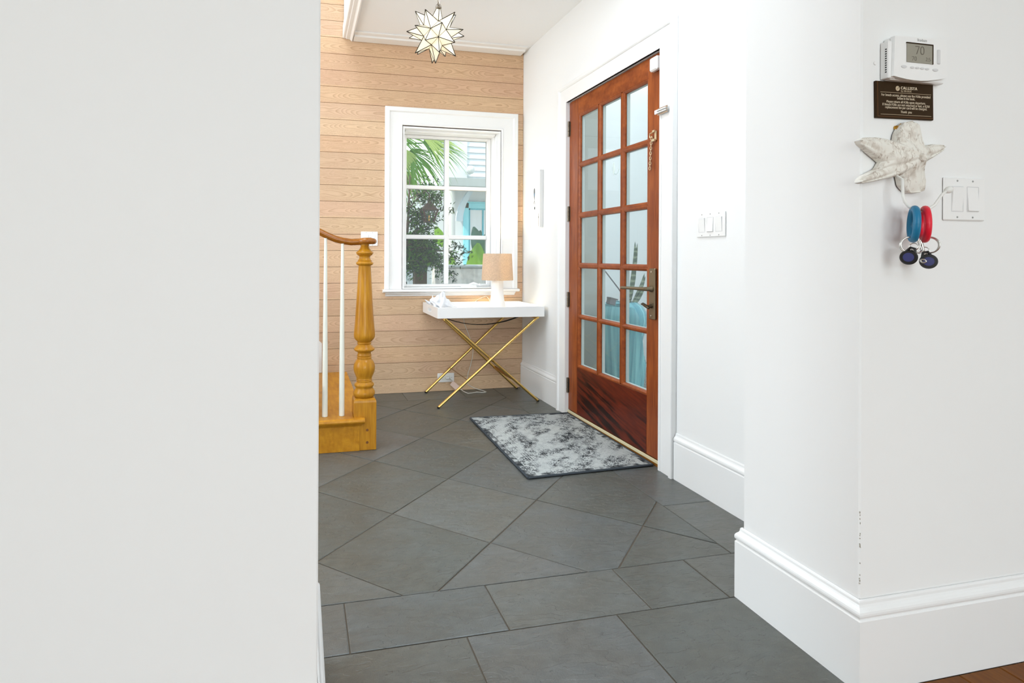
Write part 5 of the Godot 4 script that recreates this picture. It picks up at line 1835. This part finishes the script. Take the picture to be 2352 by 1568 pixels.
func neighbour() -> void:
	var o := thing("neighbour_house", "white neighbouring house with lap siding and a turquoise door frame", "house", V(3.0, -0.1, 9.1))
	var b := mb(o)
	b.box(V(-4.0, -0.1, 9.02), V(7.0, 2.25, 9.3))
	b.box(V(2.18, 2.30, 9.02), V(7.0, 5.5, 9.3))
	part("wall", b, M.siding, o)
	for i in 16:
		b = mb(o)
		var y := 2.30 + 0.0975 * i
		b.prism(PackedVector2Array([Vector2(9.0, y), Vector2(9.018, y + 0.0965), Vector2(9.02, y + 0.0965), Vector2(9.02, y)]), Vector3.ZERO, Vector3.FORWARD, Vector3.UP, Vector3.RIGHT, 2.60, 6.5)
		part("siding_board", b, M.siding, o)
	b = mb(o)
	b.box(V(2.15, 2.30, 8.985), V(2.60, 5.4, 9.03), 0.004)
	part("corner_board", b, M.siding, o)
	b = mb(o)
	b.box(V(2.13, 2.185, 8.35), V(6.5, 2.205, 9.02))
	b.prism(PackedVector2Array([Vector2(8.35, 2.19), Vector2(8.35, 2.205), Vector2(9.0, 2.30), Vector2(9.0, 2.19)]), Vector3.ZERO, Vector3.FORWARD, Vector3.UP, Vector3.RIGHT, 2.13, 6.5)
	b.box(V(2.13, 2.155, 8.31), V(6.5, 2.275, 8.349))
	part("canopy_roof", b, M.roof_grey, o)
	b = mb(o)
	b.box(V(2.16, -0.1, 8.56), V(2.29, 2.185, 8.68), 0.004)
	part("porch_post", b, M.stucco, o)
	b = mb(o)
	b.tube([V(2.215, -0.1, 8.50), V(2.215, 2.16, 8.50)], 0.045, 14)
	part("downspout", b, M.stucco, o)
	# curved bracket beside the door
	b = mb(o)
	var pg := PackedVector2Array()
	for i in 10:
		var a := i / 9.0
		pg.append(Vector2(2.36 + 0.22 * pow(a, 1.9), 1.66 + 0.52 * a))
	for i in 10:
		var a := 1.0 - i / 9.0
		pg.append(Vector2(2.455 + 0.21 * pow(a, 1.9), 1.66 + 0.52 * a))
	b.prism(pg, Vector3.ZERO, Vector3.RIGHT, Vector3.UP, Vector3.FORWARD, 8.72, 8.82)
	part("curved_bracket", b, M.fence, o)
	# door
	b = mb(o)
	b.box(V(2.545, -0.1, 8.985), V(2.63, 1.97, 9.03), 0.003)
	b.box(V(3.12, -0.1, 8.985), V(3.205, 1.97, 9.03), 0.003)
	b.box(V(2.545, 1.885, 8.985), V(3.205, 1.97, 9.03), 0.003)
	b.box(V(2.535, 1.972, 8.965), V(3.215, 1.99, 9.03), 0.003)
	var df := part("door_frame", b, M.turquoise, o, "turquoise door frame")
	b = mb(o)
	b.box(V(2.631, -0.05, 8.995), V(2.655, 1.884, 9.03))
	b.box(V(3.095, -0.05, 8.995), V(3.119, 1.884, 9.03))
	b.box(V(2.631, 1.860, 8.995), V(3.119, 1.884, 9.03))
	b.box(V(2.86, -0.05, 8.995), V(2.885, 1.860, 9.03))
	part("sash", b, M.turquoise_dark, df)
	b = mb(o)
	b.box(V(2.655, 0.0, 9.005), V(2.86, 1.86, 9.012))
	b.box(V(2.885, 0.0, 9.005), V(3.095, 1.86, 9.012))
	part("panel", b, M.siding, df)
	# round white shade of a wall light
	b = mb(o)
	b.lathe([Vector2(0.0, -0.065), Vector2(0.035, -0.06), Vector2(0.062, -0.03), Vector2(0.068, 0.0), Vector2(0.06, 0.035), Vector2(0.035, 0.06), Vector2(0.0, 0.068)], V(2.63, 2.49, 8.90), 20)
	b.tube([V(2.63, 2.42, 8.90), V(2.55, 2.425, 8.92)], 0.006, 6)
	part("round_wall_light", b, M.stucco, o)

func leaf_cluster(rng: RandomNumberGenerator, centers: Array, per: int, spread: float, size: float, tones: Array) -> MultiMesh:
	var lb := mb()
	var w := 0.19
	lb.fan([Vector3(0, 0, 0), Vector3(w, 0.06, 0.45), Vector3(0, 0, 1.0)], Vector3(-0.3, 1, 0).normalized())
	lb.fan([Vector3(0, 0, 0), Vector3(-w, 0.06, 0.45), Vector3(0, 0, 1.0)], Vector3(0.3, 1, 0).normalized())
	var mm := MultiMesh.new()
	mm.transform_format = MultiMesh.TRANSFORM_3D
	mm.use_colors = true
	mm.mesh = lb.mesh(M.leaf)
	mm.instance_count = centers.size() * per
	var i := 0
	for c in centers:
		for k in per:
			var p: Vector3 = c + Vector3(rng.randfn(), rng.randfn() * 0.8, rng.randfn()) * spread
			var d := Vector3(rng.randfn(), rng.randfn() * 0.7 - 0.2, rng.randfn()).normalized()
			var u := Vector3(rng.randfn() * 0.6, 1, rng.randfn() * 0.6).normalized()
			var x := u.cross(d).normalized()
			var s := size * rng.randf_range(0.7, 1.25)
			mm.set_instance_transform(i, Transform3D(Basis(x * s, d.cross(x) * s, d * s), p))
			var t: Color = tones[rng.randi() % tones.size()]
			mm.set_instance_color(i, t.srgb_to_linear() * rng.randf_range(0.8, 1.2))
			i += 1
	return mm

func shrub() -> void:
	var rng := RandomNumberGenerator.new()
	rng.seed = 33
	var o := thing("garden_tree", "small dark green tree with tiny leaves outside the window", "tree", V(1.05, -0.1, 5.9))
	var st := mb(o)
	var cs := []
	st.tube([V(1.0, -0.1, 5.95), V(1.02, 0.6, 5.94), V(1.05, 1.1, 5.93), V(1.08, 1.5, 5.93), V(1.10, 1.95, 5.95)], [0.03, 0.026, 0.02, 0.014, 0.006], 8)
	var tips := [[V(1.03, 0.95, 5.9), V(1.25, 1.05, 5.85), 22], [V(1.04, 1.05, 5.9), V(1.40, 1.02, 5.82), 22], [V(1.05, 1.15, 5.9), V(1.36, 1.18, 5.84), 26], [V(1.05, 1.2, 5.9), V(1.30, 1.28, 5.9), 26], [V(1.06, 1.3, 5.9), V(1.33, 1.42, 5.9), 22], [V(1.08, 1.45, 5.9), V(1.36, 1.56, 5.9), 22], [V(1.08, 1.5, 5.9), V(1.42, 1.70, 5.85), 22], [V(1.09, 1.6, 5.9), V(1.28, 1.78, 5.9), 14], [V(1.09, 1.7, 5.9), V(1.42, 1.80, 5.9), 10], [V(1.05, 1.3, 5.95), V(0.85, 1.5, 5.95), 16], [V(1.05, 1.1, 5.95), V(0.85, 1.2, 5.95), 16], [V(1.06, 1.55, 5.95), V(0.9, 1.85, 5.95), 14], [V(1.36, 1.16, 5.84), V(1.66, 1.10, 5.80), 9], [V(1.30, 1.02, 5.82), V(1.46, 0.90, 5.80), 7]]
	for t in tips:
		var a: Vector3 = t[0]
		var e: Vector3 = t[1]
		var mid := (a + e) / 2 + Vector3(0, 0.03, 0)
		st.tube([a, mid, e], [0.008, 0.005, 0.002], 5)
		for k in t[2]:
			cs.append(a.lerp(e, rng.randf_range(0.1, 1.0)) + Vector3(rng.randfn() * 0.03, rng.randfn() * 0.045, rng.randfn() * 0.08))
	# outlying sprigs over the wall and the column
	st.tube([V(1.40, 1.16, 5.82), V(1.58, 1.22, 5.79), V(1.66, 1.17, 5.78), V(1.72, 1.13, 5.78)], [0.004, 0.003, 0.002, 0.001], 5)
	st.tube([V(1.38, 1.0, 5.82), V(1.50, 0.93, 5.80), V(1.56, 0.86, 5.80)], [0.004, 0.003, 0.001], 5)
	st.tube([V(1.35, 1.55, 5.88), V(1.50, 1.60, 5.86)], [0.003, 0.001], 5)
	part("branches", st, M.bark, o)
	var mi := MultiMeshInstance3D.new()
	mi.name = "foliage"
	mi.multimesh = leaf_cluster(rng, cs, 20, 0.035, 0.047, [Color(0.13, 0.27, 0.06), Color(0.18, 0.36, 0.07), Color(0.08, 0.18, 0.08), Color(0.30, 0.48, 0.08), Color(0.12, 0.22, 0.14)])
	mi.position = -o.position
	mi.set_meta("kind", "stuff")
	o.add_child(mi)
	var sp := []
	for q in [V(1.52, 1.24, 5.79), V(1.56, 1.21, 5.79), V(1.60, 1.20, 5.79), V(1.64, 1.18, 5.78), V(1.67, 1.16, 5.78), V(1.71, 1.13, 5.78), V(1.50, 0.945, 5.80), V(1.53, 0.91, 5.80), V(1.555, 0.87, 5.80), V(1.51, 1.63, 5.86), V(1.53, 1.59, 5.86)]:
		sp.append(q)
	var m2 := MultiMeshInstance3D.new()
	m2.name = "sprigs"
	m2.multimesh = leaf_cluster(rng, sp, 9, 0.022, 0.055, [Color(0.17, 0.27, 0.20), Color(0.26, 0.36, 0.16), Color(0.15, 0.22, 0.20)])
	m2.position = -o.position
	m2.set_meta("kind", "stuff")
	o.add_child(m2)
	# a fuller bush behind, lower left
	var o2 := thing("bush", "bright green bush behind the small dark tree", "bush", V(1.35, -0.1, 6.75))
	var s2 := mb(o2)
	var c2 := []
	for k in 7:
		var e := V(rng.randf_range(0.95, 1.60), rng.randf_range(0.85, 1.28), 6.75 + rng.randf_range(-0.08, 0.08))
		s2.tube([V(1.32 + 0.02 * k, -0.1, 6.75), V(1.3, 0.5, 6.75).lerp(e, 0.3), e], [0.012, 0.009, 0.003], 5)
		for j in 26:
			c2.append(e + Vector3(rng.randfn() * 0.11, rng.randfn() * 0.10, rng.randfn() * 0.06))
	part("stems", s2, M.bark, o2)
	var m3 := MultiMeshInstance3D.new()
	m3.name = "foliage"
	m3.multimesh = leaf_cluster(rng, c2, 16, 0.05, 0.075, [Color(0.20, 0.43, 0.06), Color(0.28, 0.52, 0.08), Color(0.14, 0.33, 0.07)])
	m3.position = -o2.position
	m3.set_meta("kind", "stuff")
	o2.add_child(m3)

func frond(o: Node3D, c: Vector3, dir: Vector3, up: Vector3, n: int, fan_: float, length: float, droop: float, m: Material, rng: RandomNumberGenerator) -> void:
	var b := mb(o)
	var side := dir.cross(up).normalized()
	n = int(n * 1.7)
	for i in n:
		var a := lerpf(-fan_, fan_, (i + 0.5) / n) + rng.randf_range(-0.03, 0.03)
		var d := (dir * cos(a) + side * sin(a)).normalized()
		var L := length * rng.randf_range(0.8, 1.1) * (0.75 + 0.25 * cos(a))
		var w := 0.0125 * rng.randf_range(0.8, 1.2)
		var rowA := []
		var nrm := side.cross(d).normalized()
		var acr := d.cross(nrm).normalized()
		var dr := droop * rng.randf_range(0.5, 1.4)
		var prev := []
		for k in 9:
			var t := k / 8.0
			var p := c + d * (L * t) + Vector3.DOWN * (dr * L * pow(t, 2.4)) + nrm * (0.02 * t)
			var ww := w * (0.25 + 1.3 * t if t < 0.5 else (1.0 - t) * 1.8)
			rowA.append(PackedVector3Array([p - acr * ww + nrm * ww * 0.35, p, p + acr * ww + nrm * ww * 0.35]))
			prev.append(p + nrm * -1.0)
		b.grid(rowA, prev)
	b.tube([c - dir * length * 0.8 + Vector3.DOWN * 0.12, c - dir * length * 0.3, c], [0.014, 0.011, 0.008], 6)
	part("frond", b, m, o)

func palm() -> void:
	var rng := RandomNumberGenerator.new()
	rng.seed = 8
	var o := thing("fan_palm", "fan palm with drooping green fronds at the top of the window", "palm", V(0.75, -0.1, 6.95))
	var b := mb(o)
	b.tube([V(0.72, -0.1, 6.98), V(0.75, 1.2, 6.97), V(0.80, 2.2, 6.95)], [0.10, 0.085, 0.09], 12)
	part("trunk", b, M.bark, o)
	var U := Vector3.UP
	frond(o, V(1.40, 2.45, 6.75), Vector3(1, 0.06, 0.15).normalized(), Vector3(0, 0.8, 0.6).normalized(), 24, 1.25, 0.62, 0.42, M.palm, rng)
	frond(o, V(1.36, 2.50, 6.62), Vector3(1, 0.05, 0.25).normalized(), Vector3(0, 0.55, 0.85).normalized(), 18, 1.0, 0.50, 0.35, M.palm_pale, rng)
	frond(o, V(1.22, 2.33, 6.72), Vector3(0.85, -0.25, 0.3).normalized(), Vector3(0, 0.7, 0.7).normalized(), 22, 1.3, 0.60, 0.75, M.palm, rng)
	frond(o, V(1.06, 2.30, 6.70), Vector3(0.55, -0.75, 0.3).normalized(), Vector3(0.3, 0.4, 0.85).normalized(), 22, 1.1, 0.58, 0.55, M.palm, rng)
	frond(o, V(1.02, 2.40, 6.60), Vector3(0.35, -0.9, 0.25).normalized(), Vector3(0.3, 0.2, 0.9).normalized(), 18, 1.0, 0.52, 0.3, M.palm_pale, rng)
	frond(o, V(1.05, 2.58, 6.9), Vector3(0.9, 0.25, -0.1).normalized(), Vector3(0, 0.7, 0.7).normalized(), 22, 1.3, 0.6, 0.3, M.palm, rng)
	frond(o, V(1.10, 2.16, 6.85), Vector3(0.5, -0.85, 0.1).normalized(), Vector3(0.2, 0.3, 0.9).normalized(), 18, 0.8, 0.45, 0.3, M.palm_dry, rng)
	frond(o, V(0.70, 2.55, 6.9), Vector3(-0.9, 0.2, 0.2).normalized(), Vector3(0, 0.7, 0.7).normalized(), 20, 1.2, 0.6, 0.3, M.palm, rng)

func big_leaf(o: Node3D, base: Vector3, tip: Vector3, width: float, face_: Vector3, m: Material, fold := 0.2, bend := 0.1) -> void:
	var b := mb(o)
	var d := tip - base
	var ac := d.cross(face_).normalized()
	var nr := ac.cross(d).normalized()
	var rows := []
	var refs := []
	for i in 17:
		var t := i / 16.0
		var w := width * pow(sin(PI * clampf(pow(t, 0.8) * 0.97 + 0.015, 0.0, 1.0)), 0.7)
		var row := PackedVector3Array()
		for k in 9:
			var s := k / 4.0 - 1.0
			row.append(base + d * t + ac * (w * s) + nr * (fold * w * absf(s) - bend * d.length() * 4.0 * (t - 0.5) * (t - 0.5) + 0.004 * sin(t * 40.0 + absf(s) * 3.0)))
		rows.append(row)
		refs.append(base + d * t - nr * 2.0)
	b.grid(rows, refs)
	part("leaf", b, m, o)

func strelitzia() -> void:
	var F := Vector3(-0.2, 0.1, 1).normalized()
	var o := thing("bird_of_paradise_plant", "broad paddle-leaved plant with yellow green leaf beside the lamp", "plant", V(2.12, -0.1, 6.8), 0.0, "broad-leaved garden plants")
	big_leaf(o, V(2.06, 0.75, 6.78), V(2.10, 1.27, 6.76), 0.125, F, M.banana, 0.15, 0.02)
	big_leaf(o, V(2.16, 1.08, 6.84), V(2.06, 1.47, 6.82), 0.085, F, M.banana_shade, 0.3, 0.03)
	big_leaf(o, V(2.20, 1.02, 6.86), V(2.22, 1.38, 6.84), 0.10, F, M.banana_shade, 0.3, 0.03)
	big_leaf(o, V(2.10, 1.25, 6.90), V(2.17, 1.43, 6.88), 0.05, F, M.banana_shade, 0.3, 0.03)
	var b := mb(o)
	for q in [[V(2.06, 0.77, 6.78), 0.0], [V(2.16, 1.10, 6.84), 0.05], [V(2.20, 1.04, 6.86), 0.08], [V(2.10, 1.27, 6.90), 0.04]]:
		b.tube([V(2.10 + q[1], -0.1, 6.8), V(2.10 + q[1], 0.4, 6.8), q[0]], [0.016, 0.013, 0.007], 6)
	part("stalks", b, M.banana_shade, o)
	var o2 := thing("bird_of_paradise_plant", "broad paddle-leaved plant behind the middle bar of the window", "plant", V(1.70, -0.1, 6.75), 0.0, "broad-leaved garden plants")
	big_leaf(o2, V(1.735, 0.80, 6.60), V(1.715, 1.12, 6.58), 0.055, F, M.banana, 0.4, 0.02)
	big_leaf(o2, V(1.70, 1.22, 6.92), V(1.60, 1.47, 6.90), 0.065, F, M.banana, 0.35, 0.05)
	b = mb(o2)
	b.tube([V(1.72, -0.1, 6.7), V(1.73, 0.4, 6.65), V(1.735, 0.82, 6.60)], [0.012, 0.01, 0.006], 6)
	b.tube([V(1.70, -0.1, 6.8), V(1.72, 0.7, 6.86), V(1.70, 1.24, 6.92)], [0.012, 0.01, 0.006], 6)
	part("stalks", b, M.banana_shade, o2)

# ---------------------------------------------------------------- outside the door
func build_porch() -> void:
	var b := mb()
	b.box(V(1.912, -0.3, -2), V(6.5, -0.05, 4.9))
	b.box(V(1.912, -0.3, 4.9), V(4.6, -0.05, 5.6))
	struct("floor_porch", b, M.porch_floor, "speckled concrete porch floor outside the door", "floor")
	b = mb()
	b.box(V(2.3, -0.05, 5.45), V(3.75, 3.2, 5.6))
	struct("wall_porch", b, M.porch_wall, "bright white porch wall seen through the door glass", "wall")
	b = mb()
	b.box(V(3.62, -0.05, 4.2), V(3.75, 3.2, 5.45))
	struct("wall_porch_side", b, M.porch_wall, "white porch side wall seen through the door glass", "wall")
	var s := thing("porch_screen", "grey vertical board screen seen through the left door panes", "screen", V(2.30, -0.05, 4.83))
	for i in 5:
		b = mb(s)
		b.box(V(1.91 + 0.146 * i, -0.05, 4.80 + 0.006 * (i % 2)), V(1.91 + 0.146 * i + 0.143, 2.9, 4.86), 0.004)
		part("board", b, M.porch_grey, s)
	# tall turquoise pot with a broken rim in front, round-shouldered jar behind
	var PX := 2.65
	var PD := 4.40
	var p := thing("broken_pot", "tall matte turquoise pot with a jagged broken side outside the door", "pot", V(PX, -0.05, PD))
	b = mb(p)
	var rows := []
	var refs := []
	for i in 25:
		var t := i / 24.0
		var row := PackedVector3Array()
		for k in 60:
			var a := TAU * k / 60.0
			# the side towards the door's latch is broken away
			var gap := smoothstep(0.25, 0.95, cos(a - 0.42 * -1.0))
			var cut := 0.745 - gap * 0.47 + 0.016 * sin(a * 23.0) * minf(1.0, gap * 4.0)
			var y := cut * t
			var r := 0.150 + 0.062 * pow(clampf(y / 0.62, 0.0, 1.0), 0.8)
			if y > 0.68:
				r -= (y - 0.68) * 0.35
			row.append(V(PX + cos(a) * r, -0.048 + y, PD + sin(a) * r))
		rows.append(row)
		refs.append(V(PX, row[0].y, PD))
	b.grid(rows, refs, true)
	part("body", b, M.glaze_matte, p)
	b = mb(p)
	b.lathe([Vector2(0.0, 0.0), Vector2(0.14, 0.0), Vector2(0.155, 0.06), Vector2(0.0, 0.07)], V(PX, -0.047, PD), 24)
	part("soil", b, M.bark, p)
	var JX := 2.905
	var JD := 4.86
	var j := thing("glazed_jar", "glossy turquoise jar with round shoulders behind the broken pot", "pot", V(JX, -0.05, JD))
	b = mb(j)
	b.lathe([Vector2(0.0, 0.0), Vector2(0.10, 0.0), Vector2(0.11, 0.03), Vector2(0.135, 0.2), Vector2(0.185, 0.38), Vector2(0.215, 0.50), Vector2(0.228, 0.58), Vector2(0.218, 0.65), Vector2(0.185, 0.705), Vector2(0.14, 0.735), Vector2(0.12, 0.742), Vector2(0.108, 0.737), Vector2(0.10, 0.70)], V(JX, -0.05, JD), 40)
	part("body", b, M.glaze, j)
	b = mb(j)
	b.lathe([Vector2(0.102, 0.672), Vector2(0.0, 0.676)], V(JX, -0.05, JD), 24)
	part("soil", b, M.bark, j)
	var sn := thing("snake_plant", "mottled upright snake plant leaves seen through the door glass", "plant", V(JX + 0.05, 0.63, JD))
	for q in [[V(2.975, 0.632, 4.86), V(3.06, 0.98, 4.86), V(3.040, 1.25, 4.86), 0.026], [V(2.985, 0.632, 4.88), V(3.065, 0.98, 4.88), V(3.078, 1.235, 4.88), 0.022], [V(2.975, 0.632, 4.83), V(3.09, 0.80, 4.82), V(3.115, 0.955, 4.82), 0.022], [V(2.99, 0.632, 4.84), V(3.11, 0.78, 4.85), V(3.15, 0.925, 4.86), 0.020], [V(2.95, 0.632, 4.86), V(2.965, 0.80, 4.86), V(2.943, 0.955, 4.86), 0.015], [V(2.98, 0.632, 4.81), V(3.06, 0.74, 4.79), V(3.09, 0.83, 4.78), 0.024]]:
		b = mb(sn)
		var rr := []
		var rf := []
		for i in 13:
			var t := i / 12.0
			var pt: Vector3 = q[0].lerp(q[1], t).lerp(q[1].lerp(q[2], t), t)
			var w: float = q[3] * (0.65 + 0.9 * t if t < 0.4 else 1.02 * pow(1.0 - (t - 0.4) / 0.6, 0.6)) + 0.001
			rr.append(PackedVector3Array([pt + Vector3(-w, 0, -w * 0.3), pt + Vector3(-w * 0.5, 0, 0.12 * w), pt + Vector3(0, 0, 0.2 * w), pt + Vector3(w * 0.5, 0, 0.12 * w), pt + Vector3(w, 0, -w * 0.3)]))
			rf.append(pt + Vector3(0, 0, -2))
		b.grid(rr, rf)
		part("leaf", b, M.snake, sn)
	# spotlight on the rim with its thin leaning rod
	var sl := thing("garden_spotlight", "grey garden spotlight with a thin leaning rod over the broken pot", "garden light", V(2.62, 0.65, 4.5))
	b = mb(sl)
	b.obox(Transform3D(Basis(Vector3(0, 0, 1), -0.25), V(2.590, 0.722, 4.50)), Vector3(0.030, 0.026, 0.03), 0.004)
	b.obox(Transform3D(Basis(Vector3(0, 0, 1), -0.25), V(2.602, 0.748, 4.50)), Vector3(0.036, 0.006, 0.034), 0.002)
	part("head", b, M.spot_grey, sl)
	b = mb(sl)
	b.tube([V(2.56, 0.995, 4.57), V(2.70, 0.83, 4.57), V(2.80, 0.70, 4.58)], 0.006, 8)
	part("rod", b, M.spot_grey, sl)
